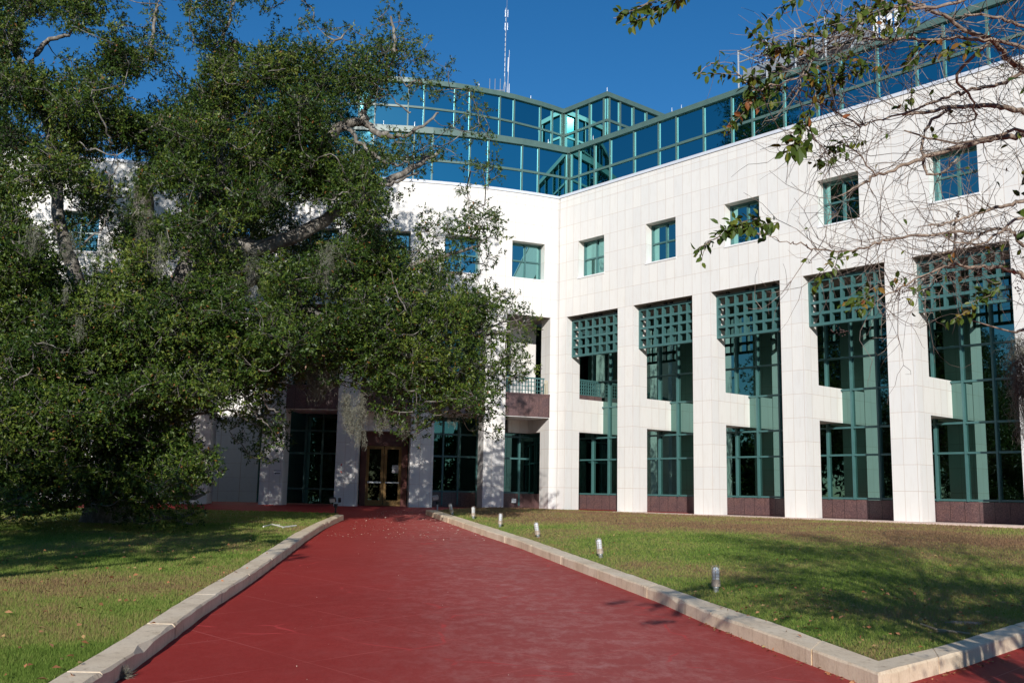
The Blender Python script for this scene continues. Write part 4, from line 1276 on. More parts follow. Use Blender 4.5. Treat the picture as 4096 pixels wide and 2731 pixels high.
# ferns along the limbs
fb = []; fd = []; fl = []
def fern(pts, width, n):
    P_ = smooth_poly([at(*p) for p in pts], 10)
    k = rng.integers(0, len(P_), n)
    b_ = P_[k] + rng.normal(0, width, (n, 3))
    fb.append(b_); fd.append(unit(rng.normal(size=(n, 3)) * 0.6 + np.array([0.15, -0.35, -0.35])))
fern([(300, 425, 27), (335, 395, 27.1), (325, 450, 27), (315, 500, 27.1), (350, 520, 27.1)], 0.17, 420)
fern([(425, 560, 27.2), (450, 500, 27.2), (470, 450, 27.4)], 0.16, 260)
fern([(500, 595, 26.9), (560, 605, 26.9), (610, 625, 26.9), (640, 650, 26.8)], 0.16, 420)
fern([(620, 660, 26.7), (640, 700, 26.6), (655, 750, 26.6), (680, 810, 26.6)], 0.15, 420)
fern([(225, 600, 26.5), (250, 560, 26.5), (270, 530, 26.5)], 0.14, 180)
fern([(20, 640, 26), (80, 650, 26)], 0.2, 100)
fb = np.concatenate(fb); fd = np.concatenate(fd)
n = len(fb)
# each frond: a row of leaflets
per = 11
fi = np.repeat(np.arange(n), per); tt = np.tile(np.linspace(0.05, 1, per), n)
side = unit(np.cross(fd, rng.normal(size=(n, 3))))
sg = np.where(np.tile(np.arange(per), n) % 2 == 0, 1.0, -1.0)
fb2 = fb[fi] + fd[fi] * (tt * 0.21)[:, None] + np.array([0, 0, -0.05]) * (tt ** 2)[:, None]
ll = 0.075 * (1.1 - tt * 0.75)
qf = leaves_quads(fb2, side[fi] * sg[:, None] + fd[fi] * 0.45, np.cross(side, fd)[fi] + 1e-3, ll, ll * 0.42)
np_mesh('resurrection_fern', qf, 4, rng.random(len(fi)), 'fern_leaf', oak)
# Spanish moss
an = []; ln = []; wd = []; ne = []
def moss(x, y0, y1, w, dep, dens=1.0):
    dep -= 0.8
    a_ = at(x, y0, dep); e_ = at(x, y1, dep)
    an.append(a_); ln.append(a_[2] - e_[2]); wd.append(w * dep / 2287.0); ne.append(int(dens * (y1 - y0) * max(6, w) * 0.10) + 12)
for v in ((730, 830, 930, 26, 28), (745, 850, 905, 30, 28), (715, 835, 890, 20, 28), (795, 900, 965, 16, 28), (800, 905, 990, 10, 28), (815, 930, 1010, 22, 27.8), (825, 960, 1030, 8, 27.8), (838, 985, 1035, 4, 27.8), (832, 900, 985, 10, 28.2), (806, 960, 1000, 6, 28.2), (1047, 905, 955, 13, 29), (1046, 940, 985, 6, 29), (875, 950, 1000, 16, 28.5), (930, 960, 1010, 14, 28.8), (890, 960, 990, 14, 28.6), (620, 830, 900, 18, 28.5), (690, 840, 900, 12, 28.5), (960, 960, 1010, 10, 29), (1000, 900, 960, 30, 29.5), (1035, 940, 985, 8, 29.5)):
    moss(*v, 2.4)
for _ in range(9):
    x, y = rng.uniform(60, 900), rng.uniform(330, 800)
    if f_out(x, y): moss(x, y, y + rng.uniform(40, 120), rng.uniform(8, 26), d_oak(x, y) + rng.uniform(-3.0, -0.8), 0.9)
for (x0, x1, y0, y1) in ((540, 640, 560, 640), (640, 760, 500, 620), (300, 420, 470, 540), (190, 300, 430, 520), (560, 700, 690, 800)):
    for _ in range(2):
        x = rng.uniform(x0, x1); moss(x, rng.uniform(y0, y1), y1 + rng.uniform(20, 90), rng.uniform(8, 24), 26.4 + rng.uniform(-0.5, 1.5), 1.0)
moss_strands(an, ln, wd, ne, 'spanish_moss', oak, w=0.008)

# ------------------------------------------------------------------ trees further off, seen beside the oak and in the mirror glass
def far_tree(x, y, h, r, lab, mid_=0.60, vr=0.36):
    z0 = -1.2
    t_ = empty('broadleaf_tree', (x, y, z0)); tag(t_, lab, 'tree', 'trees beyond the left lawn')
    mbt = MB(); mbt.tube([(0, 0, -0.3), (0.1, 0, h * 0.25), (-0.1, 0.1, h * 0.55)], [0.4, 0.28, 0.12], 8)
    for j in range(6):
        a_ = j * 1.05; mbt.tube([(0, 0, h * 0.25), (r * 0.4 * math.cos(a_), r * 0.4 * math.sin(a_), h * 0.5), (r * 0.75 * math.cos(a_), r * 0.75 * math.sin(a_), h * 0.68)], [0.2, 0.12, 0.04], 6)
    mbt.build('trunk', 'oak_bark', t_, True)
    nb_ = 46
    v = unit(rng.normal(size=(nb_, 3))) * (rng.random(nb_) ** 0.45)[:, None]
    c_ = v * np.array([r, r, h * vr]) + np.array([0, 0, h * mid_])
    rd_ = rng.uniform(0.7, 1.3, nb_) * r * 0.26
    q_, *_r, tn_ = clump_leaves(c_, rd_, np.full(nb_, 34), 9, 0.24)
    np_mesh('crown', q_, 4, tn_, 'oak_leaf', t_)
far_tree(-10.6, 6.6, 8.2, 4.6, 'low spreading tree off the near end of the left lawn, nearest the path', 0.83, 0.13)
for x, y, h, r, lab in ((-24, 20, 13, 6.5, 'tall tree left of the big oak'), (-34, 33, 14, 7, 'farthest tall tree beyond the left lawn'), (-30, 8, 13, 7, 'wide tree at the left rear of the lawn'), (-40, 18, 14, 8, 'broad tree at the outer left edge of the lawn'), (-38, -6, 13, 8, 'broad tree left of the viewpoint')):
    far_tree(x, y, h, r, lab)
for x, y, h, r, lab in ((-30, -44, 12, 8, 'leftmost of the trees behind the viewpoint'), (-16, -50, 12, 8, 'second from the left of the trees behind the viewpoint'), (-3, -47, 12, 8, 'middle one of the trees behind the viewpoint'), (10, -50, 12, 8, 'second from the right of the trees behind the viewpoint'), (24, -46, 12, 8, 'rightmost of the trees behind the viewpoint')):
    far_tree(x, y, h, r, lab)

# the wood that closes the park behind the viewpoint and to the left, one far mass
tl = smooth_poly([(-74, 66), (-80, 20), (-78, -40), (-50, -78), (0, -84), (45, -80), (80, -50)], 20)
n_ = 420
k_ = rng.random(n_) * (len(tl) - 1.001)
b_ = tl[k_.astype(int)]
c_ = np.c_[b_ + rng.normal(0, 2.2, (n_, 2)), rng.uniform(0.2, 9.5, n_)]
q_, *_r, tn_ = clump_leaves(c_, rng.uniform(2.2, 3.6, n_), np.full(n_, 42), 8, 0.95)
o = np_mesh('treeline', q_, 4, tn_, 'oak_leaf'); o['kind'] = 'stuff'

# ------------------------------------------------------------------ crape myrtle at the right edge
MYR = np.array([4.75, 6.6])
zm = z_lawn_right(*MYR) if MYR[1] > 10 else z_path(6.6)
cm = empty('crape_myrtle', (0, 0, 0))
tag(cm, 'nearly bare crape myrtle with tan twigs, seed pods and last leaves at the right edge', 'tree')
c4 = lambda a, bq: (1550.4 + a / 2.934, bq / 2.934)
c3 = lambda a, bq: (1550.4 + a / 2.1843, 516.8 + bq / 2.1843)
mb = MB(); msk = []; mdirs = []
def mbr(pts, deps, r0, r1):
    ds = np.linspace(deps[0], deps[1], len(pts))
    P_ = smooth_poly([at(p[0], p[1], d) for p, d in zip(pts, ds)], 6)
    P_ = P_ + rng.normal(0, 0.006, P_.shape)
    mb.tube(P_, list(np.linspace(r0, r1, len(P_))), 7)
    for i in range(len(P_) - 1):
        msk.append(P_[i]); mdirs.append(P_[i + 1] - P_[i])
    return P_
X = lambda L: [c4(*p) for p in L]
Y3 = lambda L: [c3(*p) for p in L]
mbr(X([(2600, 700), (2352, 470), (2270, 420), (2150, 275), (2000, 225), (1850, 130), (1700, 62), (1480, -25)]), (6.2, 5.6), 0.022, 0.008)
mbr(X([(1700, 62), (1640, 42), (1500, 42), (1330, 110), (1180, 200), (1020, 300), (930, 400), (870, 480), (840, 560), (820, 640)]), (5.7, 5.4), 0.010, 0.003)
mbr(X([(2600, 260), (2352, 175), (2130, 112), (1950, 100)]), (5.8, 5.6), 0.013, 0.006)
mbr(X([(2700, 500), (2300, 300), (2000, 260), (1750, 270), (1550, 265), (1350, 266), (1170, 240), (1050, 250), (900, 240)]), (6.0, 5.3), 0.013, 0.003)
mbr(X([(2600, 420), (2352, 490), (2200, 560), (2050, 592), (1900, 640), (1700, 700), (1560, 762), (1350, 822), (1240, 850), (1040, 840)]), (6.6, 6.2), 0.015, 0.003)
mbr(X([(2600, 820), (2352, 765), (2200, 720), (2050, 710), (1850, 722), (1700, 760), (1540, 772)]), (6.8, 6.6), 0.022, 0.010)
mbr(X([(2650, 900), (2352, 912), (2200, 930), (2050, 960), (1850, 1012), (1650, 1072), (1480, 1140), (1340, 1190), (1240, 1250), (1130, 1322)]), (6.8, 6.2), 0.024, 0.004)
mbr(X([(2650, 1250), (2352, 1352), (2200, 1392), (2000, 1450), (1850, 1500), (1700, 1520)]), (6.6, 6.4), 0.016, 0.005)
mbr(X([(2150, 275), (1900, 500), (1980, 640), (2020, 800), (1830, 842)]), (6.0, 6.6), 0.012, 0.004)
mbr(X([(1850, 730), (1690, 870), (1680, 1130), (1790, 1172), (1900, 1080)]), (6.6, 6.5), 0.012, 0.006)
mbr(Y3([(2000, 500), (1751, 262), (1650, 222), (1500, 212), (1400, 200), (1300, 230), (1100, 330), (980, 402)]), (6.8, 6.2), 0.017, 0.003)
mbr(Y3([(2000, 120), (1751, 100), (1690, 30), (1600, 20), (1500, 70), (1400, 130), (1240, 150)]), (6.8, 6.6), 0.014, 0.004)
mbr(Y3([(1500, 40), (1240, 52), (1080, 70), (990, 100), (850, 130), (700, 120), (640, 92), (560, 90), (470, 50)]), (6.5, 5.9), 0.010, 0.002)
mbr(Y3([(1420, -60), (1405, 0), (1400, 130), (1340, 200), (1280, 330)]), (6.7, 6.6), 0.012, 0.004)
mbr(X([(560, 600), (480, 640), (420, 760), (330, 890)]), (5.5, 5.4), 0.004, 0.0015)
mbr(X([(1050, 480), (700, 560), (560, 600), (380, 480), (250, 430), (140, 500)]), (5.4, 5.2), 0.006, 0.0015)
mbr(X([(900, 380), (720, 330), (560, 270), (500, 215)]), (5.4, 5.3), 0.005, 0.0015)
mbr(X([(960, 640), (890, 780), (860, 900), (800, 960)]), (5.6, 5.5), 0.005, 0.0015)
mbr(X([(1350, 1190), (1150, 960), (1000, 1050), (960, 1110)]), (6.2, 6.0), 0.005, 0.0015)
mbr(X([(1240, 850), (900, 640), (820, 600)]), (6.2, 5.6), 0.006, 0.003)
mbr(Y3([(470, 50), (300, 20), (220, 60), (120, 120)]), (5.9, 5.6), 0.005, 0.0015)
mbr([(1800, -60), (1640, -40), (1560, -20), (1480, 10), (1415, 45)], (5.2, 4.9), 0.006, 0.002)
mbr([(2400, -40), (2250, -10), (2100, 20), (1960, -20)], (5.6, 5.4), 0.014, 0.006)
mbr([(2500, 330), (2352, 300), (2200, 330), (2080, 300)], (6.6, 6.4), 0.015, 0.005)
mbr([(2500, 520), (2352, 500), (2250, 560), (2150, 540)], (6.6, 6.4), 0.013, 0.004)
unseen = []
# limbs from the stems to the right, outside the picture
def wbr(pts, r0, r1):
    P_ = smooth_poly(pts, 6); mb.tube(P_, list(np.linspace(r0, r1, len(P_))), 9)
    for i in range(len(P_) - 1): msk.append(P_[i]); mdirs.append(P_[i + 1] - P_[i])
zg = -0.95
base = np.array([MYR[0], MYR[1], zg])
for tgt in (at(2600, 260, 5.8), at(2600, 470, 6.3), at(2650, 310, 6.8), at(2650, 430, 6.6), at(2480, 780, 6.8), at(2400, -40, 5.6), at(2500, 330, 6.6), at(2500, 520, 6.6)):
    m1 = base + np.array([rng.normal(0, 0.15), rng.normal(0, 0.15), 1.2]); m2 = (m1 + tgt) / 2 + np.array([0.25, 0.1, 0.1])
    wbr([base + np.array([rng.normal(0, 0.08), rng.normal(0, 0.08), -0.2]), m1, m2, tgt], 0.05, 0.02)
# more crown to the right and above, out of the frame, that throws the dappled shade on the lawn
hubs = [np.array(h_) for h_ in ((4.9, 5.6, 2.3), (5.6, 4.2, 2.7), (4.6, 3.0, 2.9), (6.4, 5.6, 2.4))]
for h_ in hubs: wbr([base, base * 0.5 + h_ * 0.5 + np.array([0.15, 0.0, 0.1]), h_], 0.06, 0.035)
for j in range(46):
    h_ = hubs[j % 4]
    y_ = rng.uniform(0.4, 7.4); x_ = rng.uniform(2.5, 9.2)
    e_ = np.array([x_, y_, (CAM_H + 0.53 * y_ + rng.uniform(0.5, 1.6)) if x_ < 0.54 * y_ + 0.6 else rng.uniform(1.6, 4.2)])
    m2 = h_ * 0.45 + e_ * 0.55 + rng.normal(0, 0.25, 3) + np.array([0, 0, 0.25])
    if m2[0] < 0.54 * m2[1] + 0.2: m2[2] = max(m2[2], CAM_H + 0.53 * m2[1] + 0.35)
    wbr([h_, m2, e_], 0.03, 0.008); unseen.append((m2, e_))
for j in range(34):
    h_ = hubs[j % 4]
    y_ = rng.uniform(0.5, 7.0); x_ = rng.uniform(3.2, 10.5)
    e_ = np.array([x_, y_, max(CAM_H + 0.53 * y_ + 0.6, rng.uniform(4.6, 8.2))])
    m2 = h_ * 0.5 + e_ * 0.5 + rng.normal(0, 0.2, 3) + np.array([0.4, 0, 0.3])
    if m2[0] < 0.54 * m2[1] + 0.2: m2[2] = max(m2[2], CAM_H + 0.53 * m2[1] + 0.35)
    wbr([h_, m2, e_], 0.03, 0.008); unseen.append((m2, e_))
msk_a = np.array(msk); md = np.array(mdirs)
# fine twigs, two generations
def sprout(P0, D0, n, lo, hi, r0, r1, curl, segs=5):
    k = rng.integers(0, len(P0), n)
    p = P0[k]; d = unit(unit(D0[k]) * 0.7 + rng.normal(size=(n, 3)) * np.array([0.7, 0.4, 0.6]))
    step = rng.uniform(lo, hi, n)[:, None] / segs
    bend = rng.normal(size=(n, 3)) * curl
    pts = [p]; dirs = []
    for s_ in range(segs):
        d = unit(d + bend * 0.5 + rng.normal(size=(n, 3)) * curl + np.array([0, 0, 0.03]))
        p = p + d * step
        pts.append(p); dirs.append(d)
    qs = []
    rr_ = np.linspace(r0, r1, segs + 1)
    for s_ in range(0, segs):
        a_, c_ = pts[s_], pts[s_ + 1]
        qs.append(tubes_np(a_, (a_ + c_) / 2, c_, np.full(n, rr_[s_]), np.full(n, rr_[s_ + 1])))
    return np.concatenate(qs), np.concatenate(pts[2:]), np.concatenate(dirs[1:]), pts[-1]
vis = (msk_a[:, 0] < 0.62 * msk_a[:, 1]) & (msk_a[:, 0] > 0.30 * msk_a[:, 1])
inv = msk_a[:, 0] >= 0.62 * msk_a[:, 1]
A1 = msk_a[vis]; D1 = md[vis]
t1, P1_, D1_, e1 = sprout(A1, D1, 430, 0.18, 0.72, 0.0034, 0.0014, 0.22)
t2, P2_, D2_, e2 = sprout(P1_, D1_, 1250, 0.08, 0.36, 0.0019, 0.0009, 0.26, 4)
A3 = msk_a[inv]; D3 = md[inv]
t3, P3_, D3_, e3 = sprout(A3, D3, 1000, 0.3, 1.0, 0.006, 0.002, 0.2, 3)
tq = np.concatenate([t1, t2, t3])
np_mesh('twigs', tq, 4, np.zeros(len(tq) // 4), 'myrtle_twig', cm)
mb.build('trunk', 'myrtle_bark', cm, True)
# last leaves: sprays along short shoots
lb = []; ld = []; ln_ = []; lt = []; lsz = []; stems = []
def shoot(p0, p1, d0, d1, n, orange=0.1, size=0.062):
    n = int(n * 1.45); size *= 0.86; orange *= 0.5
    a_ = at(*p0, d0); e_ = at(*p1, d1)
    stems.append((a_, (a_ + e_) / 2 + rng.normal(0, 0.012, 3), e_))
    ax_ = unit((e_ - a_)[None])[0]
    t = np.linspace(0, 1, n) + rng.normal(0, 0.02, n)
    pos = a_ + np.clip(t, 0, 1)[:, None] * (e_ - a_) + rng.normal(0, 0.012, (n, 3))
    sgn = np.where(np.arange(n) % 2 == 0, 1, -1)[:, None]
    sd = unit(np.cross(ax_, np.array([0, 1.0, 0.2]))[None])[0]
    d = unit(ax_ * 0.45 + sd * sgn * 0.7 + rng.normal(size=(n, 3)) * 0.4 + np.array([0, 0, -0.45]))
    lb.append(pos); ld.append(d); ln_.append(unit(rng.normal(size=(n, 3)) * 0.6 + np.array([0, -0.6, 0.6])))
    tn = np.clip(rng.normal(0.35, 0.22, n), 0, 0.75); tn[rng.random(n) < orange] = rng.uniform(0.82, 1.0)
    lt.append(tn); lsz.append(size * rng.uniform(0.65, 1.25, n))
S4 = lambda a, bq, c_, d, n, o=0.08, dep=5.4, sz=0.062: shoot(c4(a, bq), c4(c_, d), dep, dep - 0.08, n, o, sz)
S4(540, 520, 140, 500, 26, 0.04, 5.3, 0.05); S4(400, 430, 250, 430, 10, 0.05, 5.3, 0.05)
S4(640, 330, 500, 205, 16, 0.05, 5.3, 0.05); S4(760, 420, 580, 260, 20, 0.1); S4(930, 330, 650, 330, 22, 0.22); S4(940, 250, 740, 280, 18, 0.2)
S4(1120, 160, 900, 190, 14, 0.0); S4(1350, 120, 1000, 130, 18, 0.05); S4(1400, 40, 1200, 40, 16, 0.05); S4(1600, 20, 1250, 90, 22, 0.05)
S4(1640, 120, 1400, 60, 18, 0.1); S4(1560, 200, 1380, 170, 14, 0.1); S4(1350, 220, 1160, 190, 12, 0.1)
S4(760, 480, 500, 520, 20, 0.1); S4(720, 580, 470, 600, 20, 0.15); S4(640, 620, 460, 700, 16, 0.2); S4(560, 640, 400, 830, 18, 0.25); S4(420, 800, 330, 890, 10, 0.5, 5.4, 0.04)
S4(700, 600, 620, 720, 8, 0.1); S4(1150, 520, 880, 520, 20, 0.12); S4(1240, 500, 1000, 540, 18, 0.1); S4(1050, 640, 900, 590, 12, 0.25); S4(960, 440, 900, 560, 8, 0.6)
S4(1380, 430, 1140, 400, 16, 0.05); S4(1280, 480, 1100, 440, 10, 0.05)
S4(940, 700, 830, 860, 16, 0.05); S4(920, 820, 790, 960, 20, 0.04); S4(860, 930, 720, 1000, 10, 0.0, 5.4, 0.085); S4(900, 960, 790, 1000, 8, 0.0, 5.4, 0.085)
S4(1280, 950, 1030, 990, 18, 0.04, 6.0); S4(1150, 1020, 960, 1100, 14, 0.04, 6.0)
S4(690, 1500, 300, 1540, 46, 0.04, 5.6, 0.06); S4(520, 1500, 330, 1560, 16, 0.0, 5.6, 0.06); S4(560, 1470, 350, 1500, 14, 0.03, 5.6)
S4(1650, 340, 1560, 420, 12, 0.1, 5.8); S4(2050, 320, 1700, 370, 20, 0.15, 5.8); S4(1800, 260, 1600, 300, 12, 0.1, 5.8)
S4(1600, 640, 1520, 720, 7, 0.2, 6.2); S4(1440, 410, 1380, 460, 4, 0.9, 6)
S3 = lambda a, bq, c_, d, n, o=0.1, dep=6.1, sz=0.058: shoot(c3(a, bq), c3(c_, d), dep, dep - 0.08, n, o, sz)
S3(800, 180, 690, 300, 12, 0.05); S3(760, 160, 900, 150, 8, 0.05); S3(1020, 300, 850, 400, 16, 0.4); S3(960, 330, 900, 440, 10, 0.2); S3(1000, 350, 940, 420, 8, 0.5)
S3(1160, 260, 1080, 280, 8, 0.6); S3(1240, 300, 1180, 370, 8, 0.3); S3(1640, 290, 1480, 390, 20, 0.1); S3(1560, 320, 1500, 400, 10, 0.1); S3(1500, 430, 1380, 480, 12, 0.2); S3(1400, 130, 1380, 160, 3, 1.0)
S3(470, 50, 300, 40, 6, 0.1); S3(1650, 90, 1560, 110, 4, 0.4); S3(230, 55, 105, 125, 12, 0.0, 5.75); S3(150, 100, 130, 180, 4, 0.0, 5.7)
for (x0, y0, x1, y1, n_) in ((1560, -10, 1415, 40, 26), (1540, 10, 1440, 55, 16), (1500, 20, 1420, 30, 12), (1600, -30, 1520, 10, 14), (1840, -10, 1750, 60, 14), (2030, 20, 1900, 60, 16)):
    shoot((x0, y0), (x1, y1), 4.95, 4.9, n_, 0.05, 0.062)
sa, sm, se = (np.array(q_) for q_ in zip(*stems))
# every shoot hangs on the nearest branch
jo_ = []
for a_, e_ in zip(sa, se):
    for p_ in (a_,):
        d_n = np.linalg.norm(msk_a - p_, axis=1); q_ = msk_a[np.argmin(d_n)]
        jo_.append((q_, (q_ + p_) / 2 + rng.normal(0, 0.02, 3), p_))
ja, jm, je = (np.array(q_) for q_ in zip(*jo_))
sa, sm, se = np.concatenate([sa, ja]), np.concatenate([sm, jm]), np.concatenate([se, je])
tq = tubes_np(sa, sm, se, np.full(len(sa), 0.0028), np.full(len(sa), 0.0012))
o = np_mesh('leafy_shoots', tq, 4, np.zeros(len(tq) // 4), 'myrtle_twig', cm); o['kind'] = 'stuff'
# scattered leaves on bare twigs and in the unseen part of the crown
k = rng.integers(0, len(e1), 70); lb.append(e1[k]); ld.append(unit(rng.normal(size=(70, 3)) + np.array([0, 0, -0.7]))); ln_.append(unit(rng.normal(size=(70, 3)))); lt.append(rng.uniform(0.3, 1.0, 70)); lsz.append(rng.uniform(0.03, 0.06, 70))
us = np.array([q_[1] for q_ in unseen]); um = np.array([q_[0] for q_ in unseen])
n4 = 17000
k = rng.integers(0, len(us), n4); f4 = rng.random((n4, 1)) ** 0.6
lb.append(um[k] * (1 - f4) + us[k] * f4 + rng.normal(0, 1, (n4, 3)) * np.array([0.36, 0.22, 0.05])); ld.append(unit(rng.normal(size=(n4, 3)))); ln_.append(unit(rng.normal(size=(n4, 3)) + np.array([0, -0.6, 0.5]))); lt.append(rng.uniform(0.1, 0.9, n4)); lsz.append(rng.uniform(0.07, 0.11, n4))
n3 = 1500
k = rng.integers(0, len(e3), n3); lb.append(e3[k] + rng.normal(0, 0.16, (n3, 3))); ld.append(unit(rng.normal(size=(n3, 3)))); ln_.append(unit(rng.normal(size=(n3, 3)) + np.array([0, 0, 0.5]))); lt.append(rng.uniform(0.1, 0.9, n3)); lsz.append(rng.uniform(0.05, 0.09, n3))
lb = np.concatenate(lb); ld = np.concatenate(ld); ln_ = np.concatenate(ln_); lt = np.concatenate(lt); lsz = np.concatenate(lsz)
# two bent halves per leaf so each has a fold and a rounder outline
d_ = unit(ld); sd_ = unit(np.cross(d_, ln_)); up_ = np.cross(sd_, d_)
Lz = lsz[:, None]
stem = lb + d_ * Lz * 0.08; m1_ = stem + d_ * Lz * 0.5 - up_ * Lz * 0.05; tip_ = stem + d_ * Lz + up_ * Lz * (-0.15)
quads = []
for sg_ in (1, -1):
    w1 = stem + d_ * Lz * 0.28 + sd_ * sg_ * Lz * 0.25 + up_ * Lz * 0.06
    w2 = stem + d_ * Lz * 0.66 + sd_ * sg_ * Lz * 0.24 + up_ * Lz * 0.02
    quads.append(np.stack([stem, w1, w2, m1_], 1)); quads.append(np.stack([m1_, w2, tip_, tip_ * 0.6 + m1_ * 0.4], 1))
np_mesh('leaves', np.concatenate(quads).reshape(-1, 3), 4, np.tile(lt, 4), 'myrtle_leaf', cm)
# seed pods
bmv = MB()
def pod(p, r):
    i0 = len(bmv.v)
    for (a_, bq, c_) in ((1, 0, 0), (-1, 0, 0), (0, 1, 0), (0, -1, 0), (0, 0, 1), (0, 0, -1), (.7, .7, 0), (.7, -.7, 0), (-.7, .7, 0), (-.7, -.7, 0)): 
        bmv.v.append(tuple(np.array(p) + r * np.array((a_, bq, c_))))
    ringi = [0, 6, 2, 8, 1, 9, 3, 7]
    for j in range(8):
        a_, bq = ringi[j], ringi[(j + 1) % 8]
        bmv.f.append((i0 + a_, i0 + bq, i0 + 4)); bmv.f.append((i0 + bq, i0 + a_, i0 + 5)); bmv.uv += [(0, 0)] * 6
for (cx_, cy_, n_, sx_, sy_, dep) in ((690, 330, 55, 60, 45, 5.35), (600, 380, 40, 50, 60, 5.35), (560, 425, 10, 20, 20, 5.35), (1055, 225, 24, 25, 22, 5.4), (1100, 200, 20, 40, 25, 5.4), (790, 620, 34, 45, 30, 5.5), (350, 890, 16, 40, 25, 5.4), (700, 600, 16, 40, 20, 5.4), (1180, 240, 14, 30, 20, 5.4)):
    for _ in range(n_):
        x, y = c4(cx_ + rng.normal(0, sx_ * 0.6), cy_ + rng.normal(0, sy_ * 0.6)); pod(at(x, y, dep + rng.normal(0, 0.04)), rng.uniform(0.0045, 0.007))
for (cx_, cy_, n_, sx_, sy_) in ((1130, 345, 16, 20, 30), (830, 535, 26, 45, 18), (960, 300, 12, 20, 20), (1720, 310, 14, 20, 40)):
    for _ in range(n_):
        x, y = c3(cx_ + rng.normal(0, sx_ * 0.6), cy_ + rng.normal(0, sy_ * 0.6)); pod(at(x, y, 6.1 + rng.normal(0, 0.04)), rng.uniform(0.0045, 0.007))
o = bmv.build('seed_pods', 'seed', cm, True); o['kind'] = 'stuff'
# moss hung on a limb at the very edge
an = [at(2335, 765, 8.3), at(2352, 770, 8.3), at(2345, 860, 8.3), at(2340, 800, 8.3)]
an = [np.array(a_) for a_ in an]
moss_strands(an, [0.62, 0.85, 0.65, 0.5], [0.085, 0.11, 0.075, 0.09], [520, 620, 480, 340], 'spanish_moss', cm, w=0.0026)
mb = MB(); P_ = smooth_poly([at(2480, 740, 8.3), at(2352, 757, 8.3), at(2325, 762, 8.3), at(2230, 735, 8.2)], 6); mb.tube(P_, list(np.linspace(0.02, 0.004, len(P_))), 6); mb.tube(smooth_poly([base, base + np.array([0.4, 0.8, 1.4]), at(2480, 740, 8.3)], 5), list(np.linspace(0.05, 0.02, 11)), 7)
mb.build('limb', 'myrtle_bark', cm, True)

# ------------------------------------------------------------------ path lamps
def make_lamp():
    t_ = empty('path_lamp')
    mb = MB(); mb.lathe([(0.040, -0.12), (0.040, 0.055), (0.046, 0.058), (0.046, 0.085), (0.001, 0.086)], 16); mb.build('conduit', 'galvanised', t_, True)
    mb = MB(); mb.lathe([(0.001, 0.084), (0.066, 0.085), (0.068, 0.092), (0.066, 0.13), (0.062, 0.135), (0.066, 0.14), (0.066, 0.158), (0.060, 0.163), (0.063, 0.168), (0.063, 0.182), (0.050, 0.185), (0.001, 0.186)], 20); mb.build('collar', 'bronze_cast', t_, False)
    mb = MB(); mb.lathe([(0.050, 0.186), (0.052, 0.26), (0.051, 0.31), (0.045, 0.34), (0.030, 0.36), (0.001, 0.366)], 20); g_ = mb.build('glass_jar', 'lamp_glass', t_, True)
    mb = MB(); mb.lathe([(0.001, 0.187), (0.016, 0.188), (0.017, 0.225), (0.034, 0.26), (0.036, 0.285), (0.026, 0.312), (0.001, 0.322)], 14); mb.build('bulb', 'white_plastic', g_, True)
    mb = MB()
    for j in range(5):
        a_ = 2 * math.pi * j / 5 + 0.35
        c_, s_ = math.cos(a_), math.sin(a_)
        mb.tube([(0.060 * c_, 0.060 * s_, 0.18), (0.060 * c_, 0.060 * s_, 0.355), (0.050 * c_, 0.050 * s_, 0.377), (0.018 * c_, 0.018 * s_, 0.384)], 0.0042, 6)
    for z in (0.225, 0.270, 0.318):
        mb.tube([(0.060 * math.cos(t), 0.060 * math.sin(t), z) for t in np.linspace(0, 2 * math.pi, 25)], 0.0032, 5, False)
    mb.lathe([(0.001, 0.388), (0.024, 0.387), (0.024, 0.379), (0.001, 0.378)], 12)
    mb.build('guard', 'bronze_cast', t_, True)
    return t_
lamp0 = make_lamp()
def copy_tree(o, parent=None):
    c = o.copy(); COL.objects.link(c)
    if parent is not None: c.parent = parent
    for ch in list(o.children): copy_tree(ch, c)
    return c
lamps = [((2864, 2367), 0.0, 0.0, 'upright caged glass path lamp in the dappled shade, the nearest to the viewer'),
         ((2403, 2230), -0.12, 0.03, 'caged glass path lamp leaning left, second nearest along the right kerb'),
         ((2153, 2150), -0.17, 0.05, 'caged path lamp leaning left beside a bare patch, third nearest'),
         ((2000, 2107), 0.03, 0.0, 'upright caged path lamp, fourth nearest along the right kerb'),
         ((1893, 2074), -0.03, 0.0, 'caged path lamp second farthest along the right kerb'),
         ((1810, 2058), -0.26, 0.0, 'strongly tilted caged path lamp farthest along the right kerb')]
for i, (px, lean, fw, lab) in enumerate(lamps):
    o = lamp0 if i == 0 else copy_tree(lamp0)
    p = hit_ground(px[0], px[1], z_lawn_right)
    o.location = p
    o.rotation_euler = (fw, lean, rng.uniform(0, 3))
    if lean: o.rotation_euler = (Matrix.Rotation(lean, 4, 'Y') @ Matrix.Rotation(fw, 4, 'X') @ Matrix.Rotation(rng.uniform(0, 3), 4, 'Z')).to_euler()
    o.scale = (1.03,) * 3
    tag(o, lab, 'lamp', 'caged path lamps along the right kerb')

